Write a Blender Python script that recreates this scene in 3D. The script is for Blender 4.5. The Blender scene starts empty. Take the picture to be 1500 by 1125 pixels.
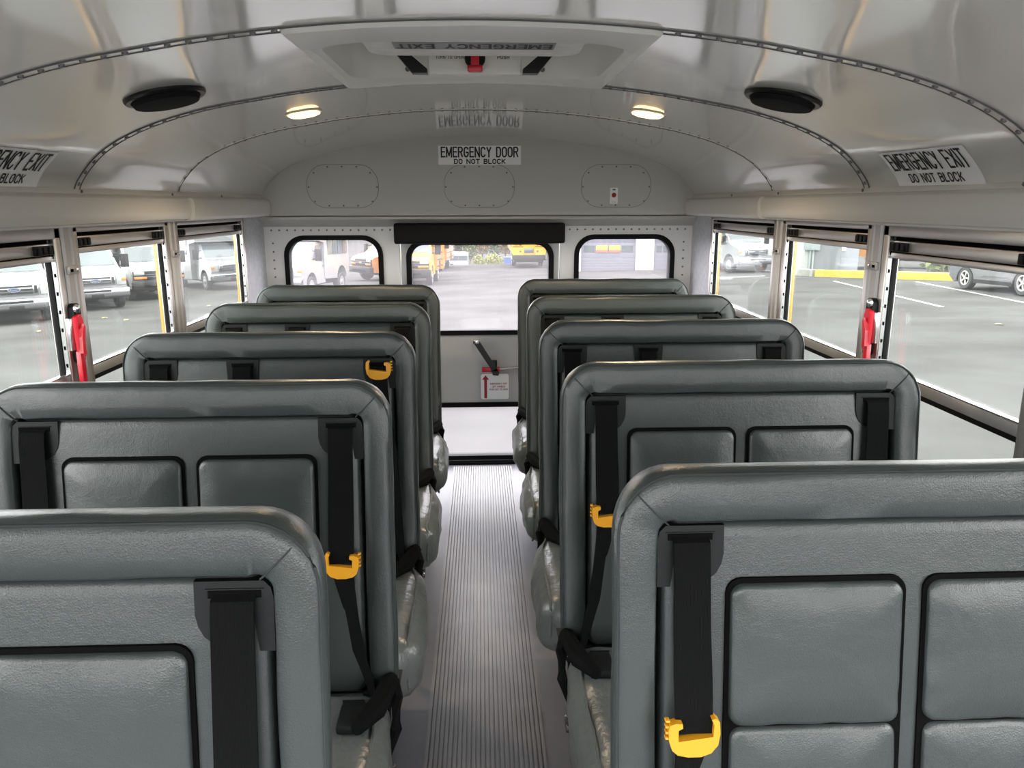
import bpy, bmesh, math, random
from mathutils import Vector, Matrix, noise
random.seed(7)
SC = bpy.context.scene
COL = SC.collection
PI = math.pi

# ------------------------------------------------------------------ camera
EYE = 1.46
p_, y_, r_ = math.radians(13.116), math.radians(2.2885), math.radians(-.1213)
fwd = Vector((math.sin(y_)*math.cos(p_), math.cos(y_)*math.cos(p_), -math.sin(p_)))
rgt = Vector((math.cos(y_), -math.sin(y_), 0)); upv = rgt.cross(fwd)
R2 = rgt*math.cos(r_)+upv*math.sin(r_); U2 = -rgt*math.sin(r_)+upv*math.cos(r_)
cam = bpy.data.cameras.new('camera'); cam_o = bpy.data.objects.new('camera', cam); COL.objects.link(cam_o)
cam_o.matrix_world = Matrix(((R2.x, U2.x, -fwd.x, 0), (R2.y, U2.y, -fwd.y, 0), (R2.z, U2.z, -fwd.z, EYE), (0, 0, 0, 1)))
cam.sensor_fit = 'HORIZONTAL'; cam.sensor_width = 36; cam.lens = 36*1127/1500; cam.clip_start = .02; cam.clip_end = 600
SC.camera = cam_o

# ------------------------------------------------------------------ sky and exposure
SKY = 4.6
w = bpy.data.worlds.new('overcast_sky'); SC.world = w; w.use_nodes = True
nt = w.node_tree; nt.nodes.clear()
out = nt.nodes.new('ShaderNodeOutputWorld'); bg = nt.nodes.new('ShaderNodeBackground')
tc = nt.nodes.new('ShaderNodeTexCoord'); sep = nt.nodes.new('ShaderNodeSeparateXYZ'); ramp = nt.nodes.new('ShaderNodeValToRGB')
nz = nt.nodes.new('ShaderNodeTexNoise'); nz.inputs['Scale'].default_value = 2.2; nz.inputs['Detail'].default_value = 4
mx = nt.nodes.new('ShaderNodeMix'); mx.data_type = 'RGBA'; mx.blend_type = 'MULTIPLY'; mx.inputs[0].default_value = .25
nt.links.new(tc.outputs['Generated'], sep.inputs[0]); nt.links.new(sep.outputs['Z'], ramp.inputs[0])
ramp.color_ramp.elements[0].position = .0; ramp.color_ramp.elements[0].color = (.86, .86, .86, 1)
ramp.color_ramp.elements[1].position = .7; ramp.color_ramp.elements[1].color = (1.0, .995, .98, 1)
nt.links.new(tc.outputs['Generated'], nz.inputs['Vector'])
nt.links.new(ramp.outputs[0], mx.inputs[6]); nt.links.new(nz.outputs['Fac'], mx.inputs[7]); nt.links.new(mx.outputs[2], bg.inputs[0])
bg.inputs[1].default_value = SKY; nt.links.new(bg.outputs[0], out.inputs[0])
SC.view_settings.view_transform = 'Standard'; SC.view_settings.look = 'None'; SC.view_settings.gamma = 1
SC.view_settings.use_curve_mapping = False; SC.view_settings.exposure = 1.45
SC.cycles.max_bounces = 10; SC.cycles.diffuse_bounces = 6; SC.cycles.transparent_max_bounces = 24

# ------------------------------------------------------------------ materials
MATS = {}
def s2l(c): return tuple((x/12.92 if x <= .04045 else ((x+.055)/1.055)**2.4) for x in c)
def mat(name, rgb, rough=.5, metal=0., bump=None, coat=0., coat_rough=.1, emit=None, var=None, spec=.5):
    """rgb: linear base colour; bump: list of (type, scale, strength); var: (scale, amount) of colour variation"""
    if name in MATS: return MATS[name]
    m = bpy.data.materials.new(name); m.use_nodes = True; t = m.node_tree; b = t.nodes['Principled BSDF']
    b.inputs['Base Color'].default_value = (*rgb, 1); b.inputs['Roughness'].default_value = rough; b.inputs['Metallic'].default_value = metal
    b.inputs['Coat Weight'].default_value = coat; b.inputs['Coat Roughness'].default_value = coat_rough; b.inputs['Specular IOR Level'].default_value = spec
    if emit: b.inputs['Emission Color'].default_value = (*emit[0], 1); b.inputs['Emission Strength'].default_value = emit[1]
    co = t.nodes.new('ShaderNodeTexCoord')
    if var:
        n = t.nodes.new('ShaderNodeTexNoise'); n.inputs['Scale'].default_value = var[0]; n.inputs['Detail'].default_value = 6
        t.links.new(co.outputs['Object'], n.inputs['Vector'])
        rr = t.nodes.new('ShaderNodeValToRGB'); a = var[1]
        rr.color_ramp.elements[0].position = .3; rr.color_ramp.elements[1].position = .7
        rr.color_ramp.elements[0].color = (*[x*(1-a) for x in rgb], 1); rr.color_ramp.elements[1].color = (*[min(1, x*(1+a)) for x in rgb], 1)
        t.links.new(n.outputs['Fac'], rr.inputs[0]); t.links.new(rr.outputs[0], b.inputs['Base Color'])
    prev = None
    for kind, sc, st in (bump or []):
        if kind == 'noise':
            n = t.nodes.new('ShaderNodeTexNoise'); n.inputs['Scale'].default_value = sc; n.inputs['Detail'].default_value = 3; o = n.outputs['Fac']
        elif kind == 'voronoi':
            n = t.nodes.new('ShaderNodeTexVoronoi'); n.inputs['Scale'].default_value = sc; n.feature = 'DISTANCE_TO_EDGE'; o = n.outputs['Distance']
        else:
            n = t.nodes.new('ShaderNodeTexWave'); n.inputs['Scale'].default_value = sc; n.bands_direction = kind; o = n.outputs['Fac']
        t.links.new(co.outputs['Object'], n.inputs['Vector'])
        bp = t.nodes.new('ShaderNodeBump'); bp.inputs['Strength'].default_value = st; bp.inputs['Distance'].default_value = .01
        t.links.new(o, bp.inputs['Height'])
        if prev: t.links.new(prev.outputs[0], bp.inputs['Normal'])
        prev = bp
    if prev: t.links.new(prev.outputs[0], b.inputs['Normal'])
    MATS[name] = m; return m
def glass(name, tint, haze, hazecol=(.9, .9, .92), gloss=.9):
    m = bpy.data.materials.new(name); m.use_nodes = True; t = m.node_tree; t.nodes.clear()
    o = t.nodes.new('ShaderNodeOutputMaterial'); tr = t.nodes.new('ShaderNodeBsdfTransparent'); tr.inputs[0].default_value = (*tint, 1)
    gl = t.nodes.new('ShaderNodeBsdfGlossy'); gl.inputs['Roughness'].default_value = .02; gl.inputs[0].default_value = (gloss, gloss, gloss, 1)
    lw = t.nodes.new('ShaderNodeLayerWeight'); lw.inputs[0].default_value = .5
    pw = t.nodes.new('ShaderNodeMath'); pw.operation = 'POWER'; pw.inputs[1].default_value = 5; t.links.new(lw.outputs['Facing'], pw.inputs[0])
    fr = t.nodes.new('ShaderNodeMath'); fr.operation = 'MULTIPLY_ADD'; fr.inputs[1].default_value = .94; fr.inputs[2].default_value = .022; t.links.new(pw.outputs[0], fr.inputs[0])
    m1 = t.nodes.new('ShaderNodeMixShader'); t.links.new(fr.outputs[0], m1.inputs[0]); t.links.new(tr.outputs[0], m1.inputs[1]); t.links.new(gl.outputs[0], m1.inputs[2])
    if haze:
        tl = t.nodes.new('ShaderNodeBsdfTranslucent'); tl.inputs[0].default_value = (*hazecol, 1)
        m2 = t.nodes.new('ShaderNodeMixShader'); m2.inputs[0].default_value = haze
        t.links.new(m1.outputs[0], m2.inputs[1]); t.links.new(tl.outputs[0], m2.inputs[2]); t.links.new(m2.outputs[0], o.inputs[0])
    else: t.links.new(m1.outputs[0], o.inputs[0])
    MATS[name] = m; return m

VINYL = mat('grey_vinyl', (.0315, .0392, .0378), .33, bump=[('voronoi', 300, .09), ('noise', 14, .16), ('noise', 150, .04)], spec=.5)
CUSH = mat('cushion_vinyl', (.10, .108, .104), .30, bump=[('noise', 16, .35), ('noise', 70, .18)], spec=.6)
SEAM = mat('vinyl_seam', (.030, .035, .035), .6, spec=.2)
GAP_SHADE = mat('gap_shade', (.003, .003, .003), .9, spec=.05)  # black that stands in for shade in gaps, slots and openings
BLKPL = mat('black_plastic', (.0065, .0075, .0078), .5, spec=.2, bump=[('noise', 300, .05)])
WEB = mat('belt_webbing', (.0048, .005, .0052), .8, spec=.05, bump=[('X', 170, .25), ('Z', 300, .1)])
YEL = mat('yellow_plastic', (.62, .28, .01), .38)
STEEL = mat('bright_steel', (.62, .62, .62), .25, 1)
BLKSTEEL = mat('black_steel', (.006, .006, .0065), .35, spec=.4)
CEIL = mat('ceiling_paint', (.76, .74, .69), .24, .25, coat=1., coat_rough=.07, bump=[('noise', 260, .02), ('noise', 3, .05)])
COVE = mat('cornice_paint', (.68, .66, .62), .45, coat=.2, coat_rough=.2)
RIV = mat('rivet_metal', (.17, .17, .17), .35, .5)
SEAMM = mat('panel_edge', (.10, .10, .098), .4)
RWALL = mat('rear_panel', (.52, .51, .48), .5, bump=[('noise', 220, .03)])
RLOW = mat('rear_lower_paint', (.72, .72, .72), .45)
SIDE = mat('side_wall_panel', (.52, .53, .57), .45, var=(45, .12))
ALU = mat('aluminium', (.56, .53, .51), .36, .85, bump=[('noise', 90, .04)])
ALUP = mat('post_aluminium', (.42, .41, .40), .42, .6)
RUB = mat('black_rubber', (.005, .005, .0055), .6, spec=.12)
FLOOR = mat('floor_rubber', (.20, .20, .225), .36, var=(6, .10), bump=[('noise', 200, .04)])
RUN = mat('runner_rubber', (.25, .245, .255), .36, spec=.55, var=(9, .12))
WHT = mat('label_white', (.90, .90, .89), .4)
INK = mat('label_black', (.008, .008, .008), .5)
RED = mat('red_plastic', (.62, .012, .030), .35, coat=.3)
DKRED = mat('dark_red', (.35, .015, .02), .5)
PADB = mat('black_pad', (.005, .005, .0055), .6, spec=.2, bump=[('noise', 120, .08)])
HWHITE = mat('hatch_plastic', (.74, .73, .68), .4)
HGREY = mat('hatch_lid', (.70, .69, .66), .45, var=(30, .08))
SPK = mat('speaker_black', (.003, .003, .0035), .3, spec=.3)
SPKM = mat('speaker_mesh', (.012, .012, .013), .8, spec=.1, bump=[('voronoi', 500, .3)])
DOORM = mat('door_paint', (.42, .43, .44), .45)
BODYY = mat('bus_yellow', (.50, .25, .025), .4, coat=.2)
GL = glass('window_glass', (.93, .95, .94), .008)
GLR = glass('dusty_rear_glass', (.93, .92, .95), .036, (.93, .90, .93))
ASPH = mat('asphalt', (.058, .058, .0565), .95, spec=.0, var=(.5, .20), bump=[('noise', 60, .15)])
WPAINT = mat('white_paint', (.16, .165, .168), .25, coat=.4)
OPAINT = mat('orange_paint', (.34, .13, .010), .3, coat=.3)
YPAINT = mat('yellow_paint', (.40, .24, .005), .3, coat=.3)
GPAINT = mat('grey_paint', (.028, .034, .037), .25, coat=.25)
VGLASS = mat('vehicle_glass', (.05, .062, .066), .08, spec=.5)
CHROME = mat('chrome', (.30, .305, .32), .18, .9)
TYRE = mat('tyre', (.018, .018, .02), .7)
RIM = mat('wheel_rim', (.24, .24, .24), .3, .5)
DKPL = mat('dark_plastic', (.008, .0085, .009), .5, spec=.2)
LAMPC = mat('lamp_clear', (.22, .23, .23), .15)
AMBER = mat('lamp_amber', (.40, .12, .01), .3)
LRED = mat('lamp_red', (.28, .01, .01), .3)
STRIPE = mat('stripe_paint', (.26, .26, .25), .6, var=(8, .15))
CURBY = mat('curb_yellow', (.33, .20, .012), .6, var=(3, .1))
CONC = mat('concrete', (.16, .165, .14), .8, var=(4, .12))
GWALL = mat('grey_siding', (.095, .105, .11), .6)
GDOOR = mat('garage_door', (.085, .085, .105), .5, bump=[('Z', 1.2, .5)])
WWALL = mat('white_siding', (.26, .26, .27), .6)
EMBL = mat('emblem_blue', (.012, .022, .07), .3)

# ------------------------------------------------------------------ mesh helpers
class MB:
    def __init__(s): s.bm = bmesh.new()
    def box(s, x0, x1, y0, y1, z0, z1, bev=0, seg=2, M=None):
        g = bmesh.ops.create_cube(s.bm, size=1)['verts']
        for v in g: v.co = Vector(((x0+x1)/2+v.co.x*(x1-x0), (y0+y1)/2+v.co.y*(y1-y0), (z0+z1)/2+v.co.z*(z1-z0)))
        if bev:
            es = list({e for v in g for e in v.link_edges})
            r = bmesh.ops.bevel(s.bm, geom=es, offset=bev, segments=seg, affect='EDGES', profile=.5)
            g = list({v for f in r['faces'] for v in f.verts} | {v for v in g if v.is_valid})
        if M is not None:
            for v in g: v.co = M @ v.co
        return s
    def prism(s, poly, a0, a1, axis='y', M=None):
        """poly: 2D outline; extruded from a0 to a1 along axis. axis y: (x,z); x: (y,z); z: (x,y)"""
        def pt(p, a): return {'y': (p[0], a, p[1]), 'x': (a, p[0], p[1]), 'z': (p[0], p[1], a)}[axis]
        A = [s.bm.verts.new(pt(p, a0)) for p in poly]; B = [s.bm.verts.new(pt(p, a1)) for p in poly]
        n = len(poly)
        for i in range(n): s.bm.faces.new((A[i], A[(i+1) % n], B[(i+1) % n], B[i]))
        s.bm.faces.new(A); s.bm.faces.new(B[::-1])
        if M is not None:
            for v in A+B: v.co = M @ v.co
        return s
    def loft(s, rings, closed=False, caps=False):
        V = [[s.bm.verts.new(p) for p in r] for r in rings]
        n = len(V[0])
        for i in range(len(V)-1):
            for j in range(n if closed else n-1):
                s.bm.faces.new((V[i][j], V[i][(j+1) % n], V[i+1][(j+1) % n], V[i+1][j]))
        if caps: s.bm.faces.new(V[0]); s.bm.faces.new(V[-1][::-1])
        return V
    def tube(s, pts, r, n=8, caps=True):
        pts = [Vector(p) for p in pts]; rings = []
        for i, p in enumerate(pts):
            d = (pts[min(i+1, len(pts)-1)]-pts[max(i-1, 0)]).normalized()
            a = d.cross(Vector((0, 0, 1)) if abs(d.z) < .9 else Vector((1, 0, 0))).normalized(); b = d.cross(a)
            rr = r[i] if isinstance(r, (list, tuple)) else r
            rings.append([p+a*rr*math.cos(2*PI*k/n)+b*rr*math.sin(2*PI*k/n) for k in range(n)])
        s.loft(rings, True, caps); return s
    def lathe(s, prof, c, axis='z', n=24, caps=True):
        """prof: (radius, height) list about axis through c"""
        rings = []
        for r, h in prof:
            ring = []
            for k in range(n):
                ca, sa = r*math.cos(2*PI*k/n), r*math.sin(2*PI*k/n)
                ring.append(Vector(c)+Vector({'z': (ca, sa, h), 'x': (h, ca, sa), 'y': (ca, h, sa)}[axis]))
            rings.append(ring)
        s.loft(rings, True, caps); return s
    def ribbon(s, pts, wv, width, th=.003):
        """strap through pts; wv: width direction(s)"""
        rings = []
        pts = [Vector(p) for p in pts]
        for i, p in enumerate(pts):
            d = (pts[min(i+1, len(pts)-1)]-pts[max(i-1, 0)]).normalized()
            wd = Vector(wv[i] if isinstance(wv, list) else wv).normalized(); nn = d.cross(wd).normalized()
            wi = width[i] if isinstance(width, list) else width
            rings.append([p+wd*wi/2+nn*th/2, p-wd*wi/2+nn*th/2, p-wd*wi/2-nn*th/2, p+wd*wi/2-nn*th/2])
        s.loft(rings, True, True); return s
    def xf(s, f):
        for v in s.bm.verts: v.co = f(v.co)
        return s
    def build(s, name, m, parent=None, smooth=True, angle=35):
        bmesh.ops.recalc_face_normals(s.bm, faces=s.bm.faces)
        me = bpy.data.meshes.new(name); s.bm.to_mesh(me); s.bm.free()
        if smooth and len(me.polygons):
            me.shade_smooth(); me.set_sharp_from_angle(angle=math.radians(angle))
        me.materials.append(m)
        o = bpy.data.objects.new(name, me); COL.objects.link(o)
        if parent is not None: o.parent = parent
        return o
def tag(o, label=None, cat=None, group=None, kind=None):
    if label: o['label'] = label
    if cat: o['category'] = cat
    if group: o['group'] = group
    if kind: o['kind'] = kind
    return o
def empty(name, loc, label, cat, group=None, kind=None, rz=0):
    o = bpy.data.objects.new(name, None); COL.objects.link(o); o.location = loc; o.rotation_euler = (0, 0, rz); o.empty_display_size = .05
    return tag(o, label, cat, group, kind)
def copy_tree(o, parent=None):
    kids = [c for c in ALLKIDS(o)]
    c = o.copy(); COL.objects.link(c)
    if parent is not None: c.parent = parent
    for k in kids: copy_tree(k, c)
    return c
def ALLKIDS(o): return [x for x in bpy.data.objects if x.parent == o]
def rrect(x0, x1, y0, y1, r, n=6):
    pts = []
    for cx, cy, a0 in ((x1-r, y1-r, 0), (x0+r, y1-r, 90), (x0+r, y0+r, 180), (x1-r, y0+r, 270)):
        for k in range(n+1):
            a = math.radians(a0+90*k/n); pts.append((cx+r*math.cos(a), cy+r*math.sin(a)))
    return pts
def ring_prism(mb, outer, inner, a0, a1, axis='y'):
    def pt(p, a): return {'y': (p[0], a, p[1]), 'x': (a, p[0], p[1]), 'z': (p[0], p[1], a)}[axis]
    R = [[pt(p, a0) for p in outer], [pt(p, a1) for p in outer], [pt(p, a1) for p in inner], [pt(p, a0) for p in inner]]
    V = [[mb.bm.verts.new(p) for p in r] for r in R]; n = len(outer)
    for i in range(4):
        for j in range(n): mb.bm.faces.new((V[i][j], V[i][(j+1) % n], V[(i+1) % 4][(j+1) % n], V[(i+1) % 4][j]))
    return mb
def text_bm(body, w_, h_, f, bold=0., cuts=0, align=0):
    """flat lettering fitted to w_ x h_, centred; f maps (u, v) to a 3D point"""
    cu = bpy.data.curves.new('lettering', 'FONT'); cu.body = body; cu.size = 1; cu.offset = bold; cu.resolution_u = 3; cu.space_character = 1+bold*4.5
    o = bpy.data.objects.new('lettering', cu); COL.objects.link(o)
    dg = bpy.context.evaluated_depsgraph_get(); dg.update()
    me = bpy.data.meshes.new_from_object(o.evaluated_get(dg))
    bpy.data.objects.remove(o); mb = MB(); mb.bm.from_mesh(me)
    xs = [v.co.x for v in mb.bm.verts]; ys = [v.co.y for v in mb.bm.verts]
    x0, x1, y0, y1 = min(xs), max(xs), min(ys), max(ys)
    for v in mb.bm.verts: v.co = Vector(((v.co.x-x0)/(x1-x0)*w_-w_/2, (v.co.y-y0)/(y1-y0)*h_-h_/2, 0))
    for k in range(1, cuts+1):
        yy = -h_/2+h_*k/(cuts+1)
        bmesh.ops.bisect_plane(mb.bm, geom=list(mb.bm.verts)+list(mb.bm.edges)+list(mb.bm.faces), plane_co=(0, yy, 0), plane_no=(0, 1, 0))
    for v in mb.bm.verts: v.co = Vector(f(v.co.x, v.co.y))
    return mb
def _arc(cx, cy, rx, ry, a0, a1, n=8): return [(cx+rx*math.cos(math.radians(a0+(a1-a0)*k/n)), cy+ry*math.sin(math.radians(a0+(a1-a0)*k/n))) for k in range(n+1)]
_O = _arc(.5, .70, .5, .30, 0, 180)+_arc(.5, .30, .5, .30, 180, 360)+[(1, .70)]
GLYPH = {'E': [[(1, 1), (0, 1), (0, 0), (1, 0)], [(0, .52), (.88, .52)]], 'M': [[(0, 0), (0, 1), (.5, .1), (1, 1), (1, 0)]],
    'R': [[(0, 0), (0, 1), (.6, 1)]+_arc(.6, .76, .38, .24, 90, -90)+[(0, .52)], [(.55, .52), (1, 0)]], 'G': [_arc(.5, .70, .5, .30, 20, 180)+_arc(.5, .30, .5, .30, 180, 350)+[(1, .46), (.55, .46)]],
    'N': [[(0, 0), (0, 1), (1, 0), (1, 1)]], 'C': [_arc(.5, .70, .5, .30, 15, 180)+_arc(.5, .30, .5, .30, 180, 345)], 'Y': [[(0, 1), (.5, .48), (1, 1)], [(.5, .48), (.5, 0)]],
    'D': [[(0, 0), (0, 1), (.5, 1)]+_arc(.5, .66, .48, .34, 90, 0)+_arc(.5, .34, .48, .34, 0, -90)+[(0, 0)]], 'O': [_O], 'X': [[(0, 0), (1, 1)], [(0, 1), (1, 0)]],
    'I': [[(0, 0), (0, 1)]], 'T': [[(0, 1), (1, 1)], [(.5, 1), (.5, 0)]], 'B': [[(0, 0), (0, 1), (.6, 1)]+_arc(.6, .77, .34, .23, 90, -90)+[(0, .54)], [(.55, .54)]+_arc(.6, .27, .40, .27, 90, -90)+[(0, 0)]],
    'L': [[(0, 1), (0, 0), (1, 0)]], 'K': [[(0, 0), (0, 1)], [(1, 1), (.02, .42)], [(.32, .60), (1, 0)]], 'U': [[(0, 1), (0, .3)]+_arc(.5, .3, .5, .3, 180, 360)+[(1, 1)]], 'P': [[(0, 0), (0, 1), (.6, 1)]+_arc(.6, .74, .38, .26, 90, -90)+[(0, .48)]],
    'S': [_arc(.5, .76, .46, .24, 20, 270)+_arc(.5, .26, .46, .26, 90, -160)], 'H': [[(0, 0), (0, 1)], [(1, 0), (1, 1)], [(0, .52), (1, .52)]], 'F': [[(0, 0), (0, 1), (1, 1)], [(0, .52), (.85, .52)]], 'A': [[(0, 0), (.5, 1), (1, 0)], [(.2, .35), (.8, .35)]], 'Q': [_O]}
WID = {'I': .0, 'M': 1.22, 'N': 1.05, ' ': .55, 'E': .86, 'L': .82, 'F': .84}
def text(name, body, w_, h_, f, m, parent, bold=0., cuts=0):
    """flat sign lettering drawn in strokes, fitted to w_ x h_; f maps (u, v) to 3D"""
    if any(c not in GLYPH and c != ' ' for c in body):
        mb = text_bm(body, w_, h_, f, bold, cuts)
    else:
        mb = MB(); n = len(body)
        tot = sum(WID.get(c, 1.) for c in body)
        k_ = .50+bold*7.5                                   # stroke over letter advance weight
        gap = .50
        lw = w_/(tot+gap*(n-1)); t = min(lw*k_*.52, h_*.2)
        lw = (w_-t)/(tot+gap*(n-1)); x = -w_/2+t/2
        for c in body:
            cw = WID.get(c, 1.)*lw
            for pl in GLYPH.get(c, []):
                P = [Vector((x+a*cw, -h_/2+t/2+b*(h_-t))) for a, b in pl]
                for i_, (p, q) in enumerate(zip(P, P[1:])):
                    d = q-p; L = d.length
                    if L < 1e-7: continue
                    d /= L; nn = Vector((-d.y, d.x))*t/2
                    e0 = t/2*(.98 if (i_ == 0 and (abs(d.x) < .05 or abs(d.y) < .05)) else .40); e1 = t/2*(.98 if (i_ == len(P)-2 and (abs(d.x) < .05 or abs(d.y) < .05)) else .40)
                    if (P[0]-P[-1]).length < 1e-6 and len(P) > 12: e0 = e1 = t/2*.40
                    if len(P) > 2 and len(P) < 7: e0 = max(e0, t/2*.98 if abs(d.x) < .05 or abs(d.y) < .05 else e0); e1 = max(e1, t/2*.98 if abs(d.x) < .05 or abs(d.y) < .05 else e1)
                    a_, b_ = p-d*e0, q+d*e1; ns = max(1, int(cuts*L/h_))
                    row = [(a_+(b_-a_)*z/ns) for z in range(ns+1)]
                    mb.loft([[f(*(r+nn)) for r in row], [f(*(r-nn)) for r in row]])
            x += cw+gap*lw
    me = bpy.data.meshes.new(name); mb.bm.to_mesh(me); mb.bm.free(); me.materials.append(m)
    o = bpy.data.objects.new(name, me); COL.objects.link(o); o.parent = parent; return o

# ------------------------------------------------------------------ bus shell
YR = 4.19         # rear header panel
YF = -1.5        # front end of the shell; length and open end shaped to admit daylight
PROF = [(0, 1.808), (.2, 1.803), (.36, 1.791), (.5, 1.775), (.6, 1.759), (.72, 1.738), (.80, 1.720), (.88, 1.697), (.95, 1.671), (1.01, 1.642), (1.06, 1.609), (1.10, 1.570), (1.127, 1.535), (1.14, 1.508)]
def drop(Y): return .012*max(0, 3.04-Y)
def ceil_z(x, Y=3.04):
    x = abs(x)
    if Y < 3.04: return ceil_z(x)-drop(Y)
    for (a, za), (b, zb) in zip(PROF, PROF[1:]):
        if x <= b: return za+(zb-za)*(x-a)/(b-a)
    return PROF[-1][1]
# smooth the profile by Catmull sampling
def cat(P, n=5):
    o = []
    for i in range(len(P)-1):
        p0 = P[max(i-1, 0)] if i else (-P[1][0], P[1][1]); p1, p2 = P[i], P[i+1]; p3 = P[min(i+2, len(P)-1)]
        for k in range(n):
            t = k/n
            o.append(tuple(.5*((2*p1[j])+(-p0[j]+p2[j])*t+(2*p0[j]-5*p1[j]+4*p2[j]-p3[j])*t*t+(-p0[j]+3*p1[j]-3*p2[j]+p3[j])*t**3) for j in (0, 1)))
    o.append(P[-1]); return o
PS = cat(PROF)
FULL = [(-x, z) for x, z in PS[::-1]][:-1]+PS
S_ARC = [0.]
for a, b in zip(FULL, FULL[1:]): S_ARC.append(S_ARC[-1]+math.hypot(b[0]-a[0], b[1]-a[1]))
SMID = S_ARC[-1]/2
def arc(s, off=0.):
    """point on the ceiling profile at arc length s from the centre, moved inward by off"""
    t = s+SMID; i = 0
    while i < len(S_ARC)-2 and S_ARC[i+1] < t: i += 1
    k = (t-S_ARC[i])/(S_ARC[i+1]-S_ARC[i]); a, b = FULL[i], FULL[i+1]
    x, z = a[0]+(b[0]-a[0])*k, a[1]+(b[1]-a[1])*k
    d = Vector((b[0]-a[0], b[1]-a[1])).normalized()
    return (x+d.y*off, z-d.x*off)

HX0, HX1, HY0, HY1 = -.362, .345, 1.515, 2.275      # roof hatch
mb = MB()
ys = [YF, 0, .78, HY0+.02, HY1-.02, 3.04, YR+.06]
for a, b in zip(ys, ys[1:]):
    hole = abs(a-(HY0+.02)) < 1e-6
    runs = [FULL] if not hole else [[p for p in FULL if p[0] <= HX0+.03], [p for p in FULL if p[0] >= HX1-.03]]
    for run in runs:
        mb.loft([[(x, a, z-drop(a)) for x, z in run], [(x, b, z-drop(b)) for x, z in run]])
# outer roof skin so that no light leaks
mb.loft([[(x*1.06, YF, z+.09) for x, z in FULL], [(x*1.06, HY0, z+.09) for x, z in FULL]])
mb.loft([[(x*1.06, HY1, z+.09) for x, z in FULL], [(x*1.06, YR+.12, z+.09) for x, z in FULL]])
for lo, hi in ((None, HX0), (HX1, None)):
    run = [p for p in FULL if (lo is None and p[0] < hi) or (hi is None and p[0] > lo)]
    mb.loft([[(x*1.06, HY0, z+.09) for x, z in run], [(x*1.06, HY1, z+.09) for x, z in run]])
tag(mb.build('ceiling', CEIL, angle=60), 'curved pale grey painted metal bus ceiling', 'ceiling', kind='structure')

# ceiling seams with rivets
for n_, Y in enumerate((1.53, 2.285, 3.035)):
    mb = MB(); smax = SMID-.004
    N = 90; wdt = .014 if n_ < 2 else .007
    parts = {'edge': MB()}
    for y0, y1, t in ((Y-wdt-.002, Y-wdt+.001, .0032), (Y+wdt-.001, Y+wdt+.002, .0032), (Y-wdt, Y+wdt, .0015)):
        rings = []
        for k in range(N+1):
            s = -smax+2*smax*k/N; a = arc(s, .0); b = arc(s, t); a = (a[0], a[1]-drop(Y)); b = (b[0], b[1]-drop(Y))
            rings.append([(a[0], y0, a[1]), (b[0], y0, b[1]), (b[0], y1, b[1]), (a[0], y1, a[1])])
        if n_ == 2 and y0 < Y-.008: continue
        (mb if t < .003 else parts['edge']).loft(rings, True, True)
    o = mb.build('trim_%d' % (n_+1), CEIL, angle=40); parts['edge'].build('seam_edge', SEAMM, o)
    tag(o, ['riveted ceiling seam strip crossing in front of the roof hatch', 'riveted ceiling seam strip crossing just behind the roof hatch', 'thin riveted ceiling seam nearest the rear wall'][n_], 'trim', kind='structure')
    mr = MB(); cnt = 62
    for k in range(cnt):
        s = -smax+.02+(2*smax-.04)*k/(cnt-1); a = arc(s, 0.); b = arc(s, .006); a = (a[0], a[1]-drop(Y)); b = (b[0], b[1]-drop(Y))
        nv = Vector((b[0]-a[0], 0, b[1]-a[1])).normalized(); tv = Vector((0, 1, 0)).cross(nv)
        c = Vector((a[0], Y, a[1])); ring = []
        for rr, h in ((.0062, .001), (.006, .0035), (.004, .0058), (.0012, .0065)):
            ring.append([c+nv*h+(tv*math.cos(2*PI*q/8)+Vector((0, 1, 0))*math.sin(2*PI*q/8))*rr for q in range(8)])
        mr.loft(ring, True, True)
    mr.build('rivet', RIV, o)

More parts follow.
